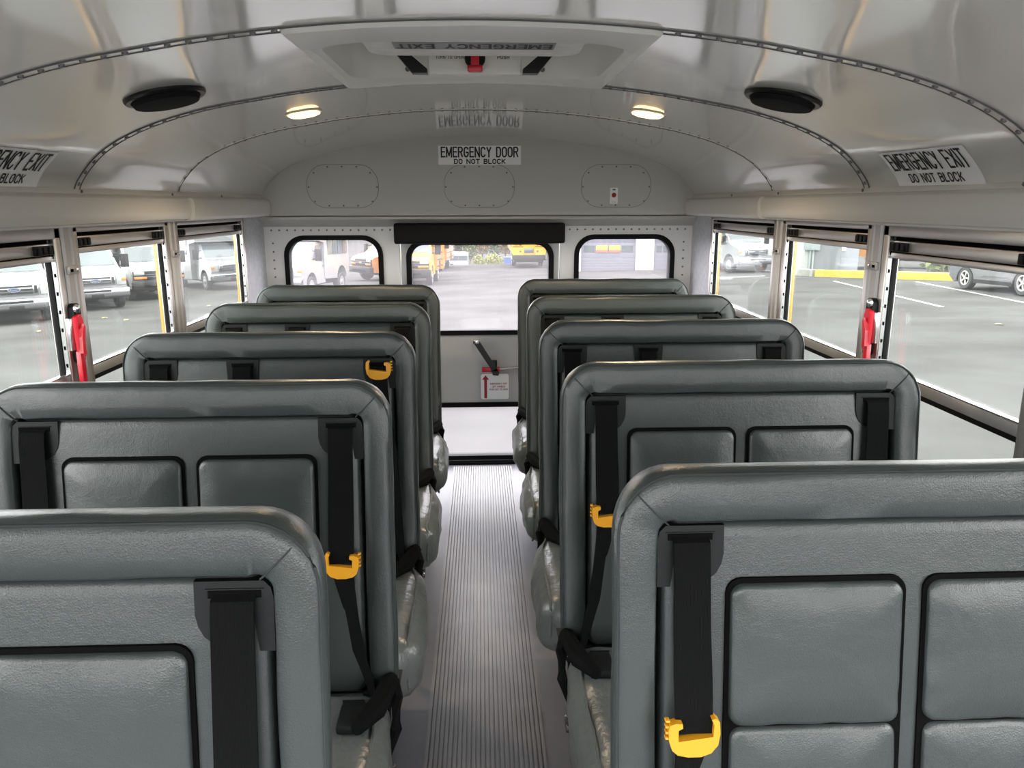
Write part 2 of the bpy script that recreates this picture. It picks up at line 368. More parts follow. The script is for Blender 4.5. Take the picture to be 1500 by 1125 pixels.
# side walls, cornices, posts
POSTS = [2.215, 2.962]
for sd, nm in ((-1, 'left'), (1, 'right')):
    mb = MB()
    def bx(x0, x1, y0, y1, z0, z1, b=0, M=None): mb.box(min(sd*x0, sd*x1), max(sd*x0, sd*x1), y0, y1, z0, z1, b)
    bx(1.175, 1.24, YF, YR+.12, -.02, .72)                         # lower wall
    bx(1.155, 1.24, YF, YR+.12, 1.405, 1.62)                       # wall behind the cornice
    bx(1.16, 1.182, 3.865, YR+.12, .70, 1.42)                      # rear corner panel
    o = tag(mb.build('wall_'+nm, SIDE), 'pale grey %s side wall of the bus interior' % nm, 'wall', kind='structure')
    # rivets in the corner panel
    mr = MB()
    for k in range(14): mr.lathe([(.004, 0), (.003, -.003*sd)], (sd*1.16, 3.885, .98+.032*k), 'x', 6)
    mr.build('rivet', RIV, o)
    # cornice (duct cover): two lengths with an overlap joint
    def cornice(y0, y1, grow, name, lab):
        P = [(1.144, 1.514), (1.136, 1.508), (1.130, 1.496), (1.131, 1.492), (1.116-grow, 1.489), (1.106-grow, 1.482), (1.101-grow, 1.470), (1.101-grow, 1.440), (1.104-grow, 1.422-grow*.5), (1.112-grow, 1.411-grow*.5), (1.122, 1.408-grow*.5), (1.130, 1.4075-grow*.4), (1.131, 1.402), (1.152, 1.402), (1.17, 1.404), (1.17, 1.514)]
        m2 = MB(); rings = []
        L = [(y0, 1), (y1-.05, 1), (y1-.02, .93), (y1-.006, .75), (y1, .45)] if grow else [(y0, 1), (y1, 1)]
        for y, k in L: rings.append([(sd*(1.15+(x-1.15)*k if x < 1.15 else x), y, 1.45+(z-1.45)*(.9+.1*k)) for x, z in P])
        m2.loft(rings, True, True)
        oo = tag(m2.build(name, COVE, angle=28), lab, 'trim', kind='structure')
        m3 = MB()
        for yy in ([1.6, 2.29, 2.95] if not grow else [3.5]):
            m3.lathe([(.0055, 0), (.004, -.003*sd)], (sd*1.126, yy, 1.4995), 'x', 8)
            m3.lathe([(.006, 0), (.004, -.004*sd)], (sd*1.15, yy-.07, 1.400), 'x', 8)
        m3.build('rivet', RIV, oo)
    cornice(YF, 3.075, 0, 'trim_cornice_'+nm, 'long grey cornice cover above the %s side windows' % nm)
    cornice(3.06, YR+.0, .012, 'trim_cornice_rear_'+nm, 'short rounded rear cornice cover above the last %s window' % nm)
    # window posts
    for k, Y in enumerate(POSTS):
        mb = MB()
        P = [(sd*1.184, Y-.032), (sd*1.145, Y-.032), (sd*1.139, Y-.026), (sd*1.139, Y-.004), (sd*1.143, Y), (sd*1.143, Y+.01), (sd*1.139, Y+.014), (sd*1.139, Y+.026), (sd*1.145, Y+.032), (sd*1.184, Y+.032)]
        mb.prism(P, .72, 1.402, 'z')
        tag(mb.build('trim_post_%s_%d' % (nm, k+1), ALUP, angle=25), 'grey aluminium post between the %s and %s %s side windows' % (('first', 'second') if k == 0 else ('second', 'last'), nm) if 0 else ('grey window post on the %s side, ' % nm)+('nearer the camera, red latch on it' if k == 0 else 'farther one, next to the last window'), 'post', kind='structure')
    for k, Y in enumerate((1.472, .70, -.10, -.90)):
        mb = MB(); bx(1.145, 1.225, Y-.037, Y+.037, .70, 1.402, .003)
        tag(mb.build('trim_post_%s_%d' % (nm, k+3), ALUP), 'grey window post on the %s side, %s' % (nm, 'in front of the window with the red latch' if k == 0 else ['', 'beside the nearest seat', 'level with the front of the nearest seat', 'towards the front of the bus'][k]), 'post', kind='structure')
    # yellow body flanges outside
    for k, (a, b) in enumerate(((1.42, 1.53), (2.165, 2.268), (2.91, 3.018), (3.85, 4.25))):
        mb = MB(); mb.box(min(sd*1.226, sd*1.234), max(sd*1.226, sd*1.234), a, b, .55, 1.5, .002) if k == 0 else mb.box(min(sd*1.185, sd*(1.199 if k >= 2 else 1.187)), max(sd*1.185, sd*(1.199 if k >= 2 else 1.187)), a, b, .55, 1.5, .0015)
        tag(mb.build('trim_body_%s_%d' % (nm, k+1), BODYY), 'yellow outer body strip beyond the %s windows, %s' % (nm, ['nearest the camera', 'behind the post with the red latch', 'behind the farther post', 'at the rear corner'][k]), 'body panel', kind='structure')

# floor
mb = MB(); mb.box(-1.24, 1.24, YF, YR+.12, -.06, 0)
tag(mb.build('floor', FLOOR), 'dark grey rubber bus floor', 'floor', kind='structure')
mb = MB(); NR = 26; pts = []
x0 = -.166
for k in range(NR):
    a = x0+.332*k/NR; wd = .332/NR
    pts += [(a, .0003), (a+wd*.02, .0105), (a+wd*.70, .0105), (a+wd*.72, .0003)]
pts = [(x0-.004, .0005)]+pts+[(-x0+.004, .0005)]
mb.loft([[(x, YF, z) for x, z in pts], [(x, 4.17, z) for x, z in pts]])
tag(mb.build('floor_runner', RUN, angle=20), 'ribbed dark rubber runner along the bus aisle', 'floor runner', kind='structure')

# rear wall: header panel, lower wall with two windows and the door opening
mb = MB()
top = [arc(-SMID+2*SMID*k/80, -.01) for k in range(81)]
mb.prism([(-1.14, 1.40)]+top+[(1.14, 1.40)], YR, YR+.10, 'y')
mb.loft([[(-1.18, YR, 1.405), (-1.18, YR, 1.386), (-1.18, YR+.012, 1.380), (-1.18, YR+.055, 1.348), (-1.18, YR+.07, 1.345)], [(1.18, YR, 1.405), (1.18, YR, 1.386), (1.18, YR+.012, 1.380), (1.18, YR+.055, 1.348), (1.18, YR+.07, 1.345)]])
wall_rear = tag(mb.build('wall_rear', RWALL, angle=30), 'grey arched rear header panel above the emergency door', 'wall', kind='structure')
YL = YR+.06
def panel_with_hole(mb, x0, x1, z0, z1, holes, ya, yb):
    """flat panel with rounded holes, filled between the loops and given thickness"""
    es = []
    for loop in [[(x0, z0), (x1, z0), (x1, z1), (x0, z1)]]+holes:
        vs = [mb.bm.verts.new((x, ya, z)) for x, z in loop]
        es += [mb.bm.edges.new((a, b)) for a, b in zip(vs, vs[1:]+vs[:1])]
    fs = [g for g in bmesh.ops.triangle_fill(mb.bm, edges=es, use_beauty=True)['geom'] if isinstance(g, bmesh.types.BMFace)]
    ex = bmesh.ops.extrude_face_region(mb.bm, geom=fs)['geom']
    for v in ex:
        if isinstance(v, bmesh.types.BMVert): v.co.y = yb
RWIN = {'left': (-1.058, -.528), 'right': (.512, 1.066)}
DX0, DX1 = -.432, .428
mb = MB()
for nm in RWIN:
    a, b = RWIN[nm]; xx = (-1.24, DX0-.006) if nm == 'left' else (DX1+.006, 1.24)
    hole = rrect(a+.008, b-.008, .80, 1.292, .10, 8)
    panel_with_hole(mb, xx[0], xx[1], -.02, 1.36, [hole], YL, YL+.05)
mb.box(DX0-.006, DX1+.006, YL, YL+.05, 1.325, 1.36)
lowr = tag(mb.build('wall_rear_lower', RLOW, smooth=False), 'white lower rear wall around the rear windows', 'wall', kind='structure')
mr = MB()
for k in range(54):
    x = -1.12+2.24*k/53
    mr.lathe([(.0055, 0), (.0042, -.003), (.001, -.004)], (x, YL, 1.329), 'y', 8)
for sx in (-1, 1):
    for k in range(5): mr.lathe([(.0055, 0), (.004, -.003)], (sx*1.115, YL, 1.26-.045*k), 'y', 8)
mr.build('rivet', RIV, lowr)
for n_, nm in enumerate(('left', 'right')):
    a, b = RWIN[nm]
    e = empty('window_%d' % (7+n_), ((a+b)/2, YL, 1.0), 'rear window with rounded black gasket, %s' % ('white van and orange buses behind it' if nm == 'left' else 'garage doors behind it'), 'window', kind='structure')
    mb = MB(); o_, i_ = rrect(a, b, .79, 1.302, .108, 8), rrect(a+.026, b-.026, .816, 1.276, .085, 8)
    ring_prism(mb, [(x-e.location.x, z-1) for x, z in o_], [(x-e.location.x, z-1) for x, z in i_], -.012, .055)
    mb.build('gasket', RUB, e)
    mb = MB(); mb.prism([(x-e.location.x, z-1) for x, z in rrect(a+.02, b-.02, .81, 1.282, .09, 8)], .024, .029, 'y'); mb.build('pane', GLR, e)
# emergency door
e = empty('door_1', (0, YL, 0), 'grey rear emergency door with glass above and below the handle panel', 'door', kind='structure')
mb = MB()
holeU, holeL = rrect(-.392, .388, .765, 1.262, .085, 8), rrect(-.34, .336, .035, .352, .05, 8)
panel_with_hole(mb, DX0, DX1, .002, 1.325, [holeU, holeL], .004, .046)
mb.build('door_panel', DOORM, e, smooth=False)
for hh, nm in ((holeU, 'upper_gasket'), (holeL, 'lower_gasket')):
    xs = [p[0] for p in hh]; zs = [p[1] for p in hh]; x0, x1, z0, z1 = min(xs), max(xs), min(zs), max(zs)
    mb = MB(); ring_prism(mb, rrect(x0-.012, x1+.012, z0-.012, z1+.012, .09 if nm[0] == 'u' else .055, 8), rrect(x0+.016, x1-.016, z0+.014, z1-.014, .07 if nm[0] == 'u' else .04, 8), -.010, .05)
    mb.build(nm, RUB, e)
    mb = MB(); mb.prism(rrect(x0+.006, x1-.006, z0+.006, z1-.006, .07 if nm[0] == 'u' else .04, 8), .022, .027, 'y'); mb.build('upper_pane' if nm[0] == 'u' else 'lower_pane', GLR, e)
mb = MB(); mb.box(-.42, .42, -.03, .05, -.001, .014, .003); mb.build('threshold', RUB, e)
# handle
hd = MB()
hd.prism([(-.045, .715), (-.012, .722), (.098, .545), (.092, .528), (.062, .530), (.045, .575)], -.045, -.022, 'y')
hd.box(.045, .085, -.03, .004, .545, .61, .004)
hd.lathe([(.012, -.05), (.012, .006)], (.062, 0, .572), 'y', 12)
h_o = hd.build('door_handle', BLKSTEEL, e)
mb = MB(); mb.box(-.047, -.010, -.047, -.018, .708, .730, .003); mb.build('handle_tip', STEEL, h_o)
mb = MB(); mb.box(0., .10, -.045, -.015, .548, .572, .005); mb.build('release_lever', RED, e)
mb = MB(); mb.tube([(.10, -.03, .562), (.36, -.03, .585)], .006, 8); mb.build('release_rod', STEEL, e)
s_ = empty('door_sign', (.072, YL-.001, .456), 'small white door sign with red up arrow below the black handle', 'sign')
mb = MB(); mb.prism(rrect(-.079, .079, -.075, .072, .012, 4), 0, .004, 'y'); mb.build('plate', WHT, s_)
mb = MB(); mb.prism([(-.060, -.068), (-.044, -.068), (-.044, .04), (-.033, .04), (-.052, .066), (-.071, .04), (-.060, .04)], -.0015, 0, 'y'); mb.build('arrow', DKRED, s_, smooth=False)
for i, (t, wd) in enumerate((('EMERGENCY EXIT', .098), ('LIFT HANDLE', .075), ('PUSH OUT TO OPEN', .104))):
    text('lettering', t, wd, .0105, lambda u, v, i=i: (.022+u, -.0012, .016-.0165*i+v), DKRED, s_, .02)
# black header pad
mb = MB(); mb.box(-.458, .452, YR-.035, YR+.03, 1.258, 1.366, .012, 3)
tag(mb.build('header_pad', PADB), 'long black padded header bar above the rear emergency door', 'pad')
# emergency door sign
def sign_flat(name, label, loc, wd, ht, lines):
    s = empty(name, loc, label, 'sign')
    mb = MB(); mb.box(-wd/2, wd/2, 0, .002, -ht/2, ht/2); mb.build('plate', WHT, s)
    for t, tw, th, cz, b in lines: text('lettering', t, tw, th, lambda u, v, cz=cz: (u, -.0012, cz+v), INK, s, b)
    return s
sign_flat('emergency_door_sign', 'white EMERGENCY DOOR sign high on the rear header panel', (.001, YR-.003, 1.712), .432, .096, [('EMERGENCY DOOR', .405, .054, .016, .022), ('DO NOT BLOCK', .27, .026, -.031, .012)])
# access panels
for k, (xc, lab) in enumerate(((-.717, 'oval screwed access cover on rear panel above the white van window'), (-.003, 'oval screwed access cover directly below the EMERGENCY DOOR sign'), (.722, 'oval screwed access cover behind the little red alarm label'))):
    e = empty('access_panel', (xc, YR-.002, 1.556), lab, 'cover', 'oval access covers on the rear panel')
    mb = MB(); mb.prism(rrect(-.185, .185, -.109, .109, .10, 10), 0, .003, 'y'); mb.build('cover_plate', RWALL, e, angle=20)
    mb = MB(); ring_prism(mb, rrect(-.1866, .1866, -.1106, .1106, .1016, 10), rrect(-.1845, .1845, -.1085, .1085, .0995, 10), -.0008, .002); mb.build('cover_outline', mat('outline_shade', (.16, .155, .15), .6), e)  # darker ring paints the edge shading around the cover
    for i, (sx, sz) in enumerate(((-.075, .098), (0, .099), (.075, .098), (.145, .068), (.178, -.004), (.152, -.078), (.075, -.099), (0, -.099), (-.075, -.099), (-.148, -.078), (-.176, -.004), (-.147, .068))):
        mb = MB(); mb.lathe([(.0048, 0), (.0042, -.0025), (.001, -.0032)], (sx, 0, sz), 'y', 8); mb.build('screw', RIV, e)
e = empty('alarm_label', (.711, YR-.004, 1.505), 'tiny white alarm tag with red dot on the right oval cover', 'tag')
mb = MB(); mb.prism(rrect(-.021, .021, -.042, .042, .006, 3), -.004, .004, 'y'); mb.build('plate', WHT, e)
mb = MB(); mb.prism([(.013*math.cos(PI/8+PI/4*k), .004+.013*math.sin(PI/8+PI/4*k)) for k in range(8)], -.0055, -.004, 'y'); mb.build('stop_mark', DKRED, e)
mb = MB(); mb.box(-.013, .013, -.010, -.004, -.038, -.026, .002); mb.build('push_button', HWHITE, e)
mb = MB(); mb.box(-.008, .008, -.0055, -.004, .028, .036); mb.build('top_clip', RIV, e)

# ------------------------------------------------------------------ side windows
def lat(mb, sd, x0, x1, y0, y1, z0, z1, b=.0): mb.box(min(sd*x0, sd*x1), max(sd*x0, sd*x1), y0, y1, z0, z1, b)
WN = 0
for sd, nm in ((-1, 'left'), (1, 'right')):
    for k, (y0, y1) in enumerate(((1.512, 2.182), (2.248, 2.929), (2.995, 3.862))):
        WN += 1
        what = {(-1, 0): 'white vans outside, red latch at its rear post', (-1, 1): 'van with black bumper outside', (-1, 2): 'white shuttle bus outside',
                (1, 0): 'grey car outside, red latch at its rear post', (1, 1): 'yellow curb and grey wall outside', (1, 2): 'silver white van outside'}[(sd, k)]
        e = empty('window_%d' % WN, (0, 0, 0), '%s side split sash window in aluminium frame, %s' % (nm, what), 'window', kind='structure')
        f = MB(); jw = .028
        lat(f, sd, 1.146, 1.184, y0, y0+jw, .72, 1.402, .003); lat(f, sd, 1.146, 1.184, y1-jw, y1, .72, 1.402, .003)
        ht = 1.372 if k == 0 else 1.386
        lat(f, sd, 1.146, 1.184, y0, y1, ht, 1.404, .003); lat(f, sd, 1.146, 1.184, y0, y1, .72, .748, .003)
        f.build('frame', ALU, e)
        a, b = y0+jw, y1-jw
        sh = ht-.012                         # top of the sash
        s = MB()
        lat(s, sd, 1.160, 1.180, a+.004, b-.004, sh-.030, sh, .003)          # latch rail
        lat(s, sd, 1.154, 1.182, a+.004, b-.004, sh-.048, sh-.033, .002)     # lower lip of the top rail
        s.build('top_rail', ALU, e)
        s = MB(); lat(s, sd, 1.165, 1.178, a+.004, b-.004, sh-.035, sh-.028); lat(s, sd, 1.168, 1.183, a, b, sh-.002, ht+.003); s.build('rail_gap_shade', GAP_SHADE, e)  # black strips paint the shade between the rails
        for q in (0, 1):
            l0, l1 = (a+.006, a+.085) if q == 0 else (b-.085, b-.006)
            mb = MB(); lat(mb, sd, 1.152, 1.170, l0, l1, sh-.028, sh-.004, .002)
            for z in range(3): lat(mb, sd, 1.147, 1.154, l0+.006+.026*z, l0+.020+.026*z, sh-.025, sh-.007, .001)
            mb.build('sash_latch', BLKPL, e)
        # stiles: dark channel and slotted silver track
        s = MB(); lat(s, sd, 1.162, 1.177, a, a+.007, .99, sh); lat(s, sd, 1.162, 1.177, b-.007, b, .99, sh); s.build('side_channel', RUB, e)
        s = MB()
        for yy in (a, b-.004): lat(s, sd, 1.149, 1.161, yy, yy+.004, .748, ht)
        s.build('slotted_track', STEEL, e)
        mr = MB()
        for z in range(7): mr.box(min(sd*1.153, sd*1.157), max(sd*1.153, sd*1.157), b-.006, b-.003, 1.02+.05*z, 1.030+.05*z)
        mr.build('track_slot', GAP_SHADE, e)
        s = MB(); lat(s, sd, 1.152, 1.180, a, b, .968, .996, .002); s.build('meeting_rail', ALUP, e)
        s = MB(); lat(s, sd, 1.154, 1.164, a, b, .9962, 1.001, .001); s.build('rail_cap', STEEL, e)
        s = MB(); lat(s, sd, 1.154, 1.182, a, b, .955, .967); s.build('rail_seal', RUB, e)
        s = MB(); lat(s, sd, 1.170, 1.174, a+.006, b-.012, 1.0, sh-.04); s.build('upper_pane', GL, e)
        s = MB(); lat(s, sd, 1.176, 1.180, a, b, .748, .96); s.build('lower_pane', GL, e)
    # hinge catches on the posts
    for k, Y in enumerate(POSTS):
        e = empty('post_catch', (sd*1.138, Y-.005, 1.285), 'small metal catch on the %s side %s window post' % (nm, 'nearer' if k == 0 else 'farther'), 'catch', 'window post catches')
        mb = MB(); mb.box(-.005, .005, -.026, .026, -.012, .012, .002); mb.build('catch_plate', ALUP, e)
        mb = MB(); mb.lathe([(.006, 0), (.005, -.006*sd), (.002, -.008*sd)], (-.004*sd, .008, 0), 'x', 8); mb.build('screw', STEEL, e)
        mb = MB(); mb.box(-.008, -.003, -.020, -.008, -.004, .004, .001) if sd > 0 else mb.box(.003, .008, -.020, -.008, -.004, .004, .001); mb.build('slot', GAP_SHADE, e)
    # red emergency latch
    e = empty('emergency_latch', (sd*1.137, 2.19, 1.11), 'red emergency window latch on black plate, %s side' % nm, 'latch', 'red window latches')
    mb = MB(); mb.prism(rrect(-.020, .018, -.085, .085, .018, 5), -.008, .008, 'x'); mb.build('back_plate', BLKPL, e)
    mb = MB(); mb.prism([(-.030, .048), (-.008, .055), (.002, .035), (-.002, -.055), (-.010, -.068), (-.024, -.066), (-.028, -.02)], -.02 if sd > 0 else .006, -.006 if sd > 0 else .02, 'x')
    mb.prism([(-.038, -.005), (-.020, .03), (-.014, .02), (-.026, -.03), (-.024, -.055), (-.042, -.05)], -.032 if sd > 0 else .02, -.02 if sd > 0 else .032, 'x'); mb.build('latch_body', RED, e, angle=20)
    mb = MB(); mb.box(-.024 if sd > 0 else .010, -.010 if sd > 0 else .024, -.042, -.020, -.185, -.045, .003); mb.build('lever', RED, e)
    mb = MB()
    for z in (.070, -.068): mb.lathe([(.013, 0), (.013, -.006*sd), (.006, -.009*sd)], (-.008*sd, -.008, z), 'x', 12)
    mb.box(-.014 if sd > 0 else .004, -.004 if sd > 0 else .014, -.062, -.044, -.04, .05, .003)
    mb.build('latch_bracket', STEEL, e)

# ------------------------------------------------------------------ ceiling signs on the coves
def cove_sign(sd, y0, y1, s0, s1, label):
    """label lying on the curved cove; s0 < s1 arc lengths from the bottom edge of the cove upwards"""
    e = empty('emergency_exit_sign', (0, 0, 0), label, 'sign')
    smax = SMID
    def f(u, v, off):           # u along the bus (reading direction), v up the cove
        s = sd*(smax-(s0+s1)/2-v); x, z = arc(s, off)
        return (x, (y0+y1)/2-sd*u, z-drop((y0+y1)/2-sd*u))
    wd, ht = y1-y0, s1-s0; mb = MB(); N = 10
    mb.loft([[f(-wd/2, -ht/2+ht*k/N, .0015) for k in range(N+1)], [f(wd/2, -ht/2+ht*k/N, .0015) for k in range(N+1)]])
    mb.build('plate', WHT, e, angle=60)
    text('lettering', 'EMERGENCY EXIT', wd*.90, ht*.52, lambda u, v: f(u, ht*.18+v, .0026), INK, e, .022, 5)
    text('lettering', 'DO NOT BLOCK', wd*.62, ht*.25, lambda u, v: f(u, -ht*.30+v, .0026), INK, e, .012, 3)
cove_sign(1, 1.735, 2.105, .012, .122, 'white EMERGENCY EXIT sign on the cove above the right window with the red latch')
cove_sign(-1, 1.71, 2.08, .012, .122, 'white EMERGENCY EXIT sign on the cove above the left window with the red latch')

# ------------------------------------------------------------------ speakers and dome lights
for sx, lab in ((-.752, 'round black ceiling speaker above the left row of seats'), (.752, 'round black ceiling speaker above the right row of seats')):
    Y = 1.985; z = ceil_z(sx, Y); sl = math.atan2(ceil_z(abs(sx)+.05)-ceil_z(abs(sx)-.05), .1)*(1 if sx > 0 else -1)
    e = empty('ceiling_speaker', (sx, Y, z), lab, 'speaker', 'round ceiling speakers'); e.rotation_euler = (0, -sl, 0)
    mb = MB(); mb.lathe([(.095, .004), (.095, -.006), (.091, -.011), (.081, -.011), (.077, -.006), (.077, .004)], (0, 0, 0), 'z', 40); mb.build('speaker_ring', SPK, e)
    mb = MB(); mb.lathe([(.079, -.004), (.079, -.012), (.074, -.022), (.05, -.026), (.001, -.027)], (0, 0, 0), 'z', 40); mb.build('speaker_grille', SPKM, e)
LENS = mat('lamp_lens', (.9, .75, .5), .2, emit=((1., .60, .22), 2.0))
BULB = mat('lamp_bulb', (1, .8, .5), .3, emit=((1., .66, .28), 16))
for sx, lab in ((-.578, 'lit warm dome light on the ceiling, left of the hatch'), (.566, 'lit warm dome light on the ceiling, right of the hatch')):
    Y = 2.70; z = ceil_z(sx, Y); sl = math.atan2(ceil_z(abs(sx)+.05)-ceil_z(abs(sx)-.05), .1)*(1 if sx > 0 else -1)
    e = empty('dome_light', (sx, Y, z), lab, 'light', 'warm dome lights'); e.rotation_euler = (0, -sl, 0)
    P = [(-.052, -.026), (-.030, -.052), (.030, -.052), (.052, -.026), (.052, .026), (.030, .052), (-.030, .052), (-.052, .026)]
    mb = MB(); mb.loft([[(x*1.08, y*1.08, .004) for x, y in P], [(x*1.08, y*1.08, -.004) for x, y in P], [(x*.98, y*.98, -.005) for x, y in P]], True, True); mb.build('lamp_base', HWHITE, e, smooth=False)
    mb = MB(); mb.loft([[(x*.95, y*.95, -.004) for x, y in P], [(x*.92, y*.92, -.010) for x, y in P], [(x*.7, y*.7, -.014) for x, y in P]], True, True); mb.build('lens', LENS, e, smooth=False)
    mb = MB(); mb.lathe([(.001, -.0165), (.014, -.016), (.022, -.014), (.022, -.010)], (0, -.004, 0), 'z', 12); mb.build('bulb', BULB, e)
    L = bpy.data.lights.new('dome_lamp', 'SPOT'); L.energy = 8; L.spot_size = math.radians(160); L.spot_blend = .5; L.color = (1, .77, .50); L.shadow_soft_size = .03
    lo = bpy.data.objects.new('dome_lamp', L); COL.objects.link(lo); lo.parent = e; lo.location = (0, 0, -.05)

# ------------------------------------------------------------------ roof hatch
hx, hy, hz = (HX0+HX1)/2, (HY0+HY1)/2, 1.768
def fl(x, y): return ceil_z(x+hx, y+hy)-hz-.010
e = empty('roof_hatch', (hx, hy, hz), 'white roof escape hatch in the ceiling with a red handle', 'hatch')
wx, wy = (HX1-HX0)/2, (HY1-HY0)/2
ix, iy0, iy1 = .315, 1.645-hy, 2.15-hy
def zc(x): return ceil_z(x+hx)-hz
mb = MB()
O = rrect(-wx, wx, -wy, wy, .02, 5); I = rrect(-ix, ix, iy0, iy1, .085, 5)
def dens(P):
    o = []
    for a, b in zip(P, P[1:]+P[:1]):
        n = 10 if math.hypot(b[0]-a[0], b[1]-a[1]) > .2 else 1
        o += [(a[0]+(b[0]-a[0])*k/n, a[1]+(b[1]-a[1])*k/n) for k in range(n)]
    return o
O, I = dens(O), dens(I)
def cv(x): return -.06*(x/wx)**2*.35
rings = [[(x, y, .05) for x, y in O], [(x, y, fl(x, y)+.006) for x, y in O], [(x*.985, y*.985, fl(x, y)) for x, y in O], [(x*1.03, y+.012*(1 if y > 0 else -1), fl(x, y)-.004) for x, y in I], [(x, y, fl(x, y)+.004) for x, y in I], [(x*.99, y*.99, .095) for x, y in I], [(x*.95, y*.95, .10) for x, y in I]]
mb.loft(rings, True, False); mb.build('hatch_frame', HWHITE, e, angle=40)
mb = MB(); mb.prism(rrect(-.33, .33, iy0-.02, iy1+.02, .05, 4), .098, .115, 'z'); mb.build('roof_cap', HWHITE, e)
lid = MB(); lid.prism(rrect(-.242, .242, 1.60-hy, 1.945-hy, .05, 6), .034, .060, 'z'); lo_ = lid.build('hatch_lid', HGREY, e)
mb = MB(); mb.box(-.178, .178, 1.79-hy, 1.86-hy, .0325, .0345); mb.build('label_strip', mat('silver_label', (.22, .22, .22), .4), lo_)
text('lettering', 'EMERGENCY EXIT', .345, .050, lambda u, v: (-u, 1.825-hy+v, .0318), INK, lo_, .025)
mb = MB(); mb.box(-.115, .115, 2.03-hy, 2.06-hy, .006, .062, .003); pl = mb.build('handle_plate', HWHITE, e)
text('lettering', 'TURN TO OPEN', .07, .008, lambda u, v: (-.062+u, 2.029-hy, .046+v), INK, pl, .0)
text('lettering', 'PUSH', .03, .008, lambda u, v: (.07+u, 2.029-hy, .046+v), INK, pl, .0)
mb = MB(); mb.lathe([(.026, 0), (.024, -.006), (.012, -.009)], (0, 2.03-hy, .044), 'y', 16); mb.build('handle_hub', BLKPL, e)
mb = MB(); mb.box(-.010, .010, 2.0-hy, 2.025-hy, .016, .052, .002); mb.box(-.019, .019, 1.995-hy, 2.022-hy, .008, .024, .006); mb.build('red_handle', RED, e)
for sx in (-1, 1):
    mb = MB(); mb.prism([(sx*.20, .060), (sx*.17, .060), (sx*.118, .018), (sx*.118, .008), (sx*.155, .008)], 2.02-hy, 2.05-hy, 'y'); mb.build('hinge_arm', BLKSTEEL, e)
    mb = MB(); mb.tube([(sx*.23, 1.72-hy, .07), (sx*.262, 1.70-hy, .060), (sx*.275, 1.68-hy, .085)], .008, 8); mb.build('lid_stay', BLKSTEEL, e)
    mb = MB(); mb.lathe([(.007, 0), (.006, -.004)], (sx*.175, 2.135-hy, .035), 'y', 8); mb.build('screw', RIV, e)

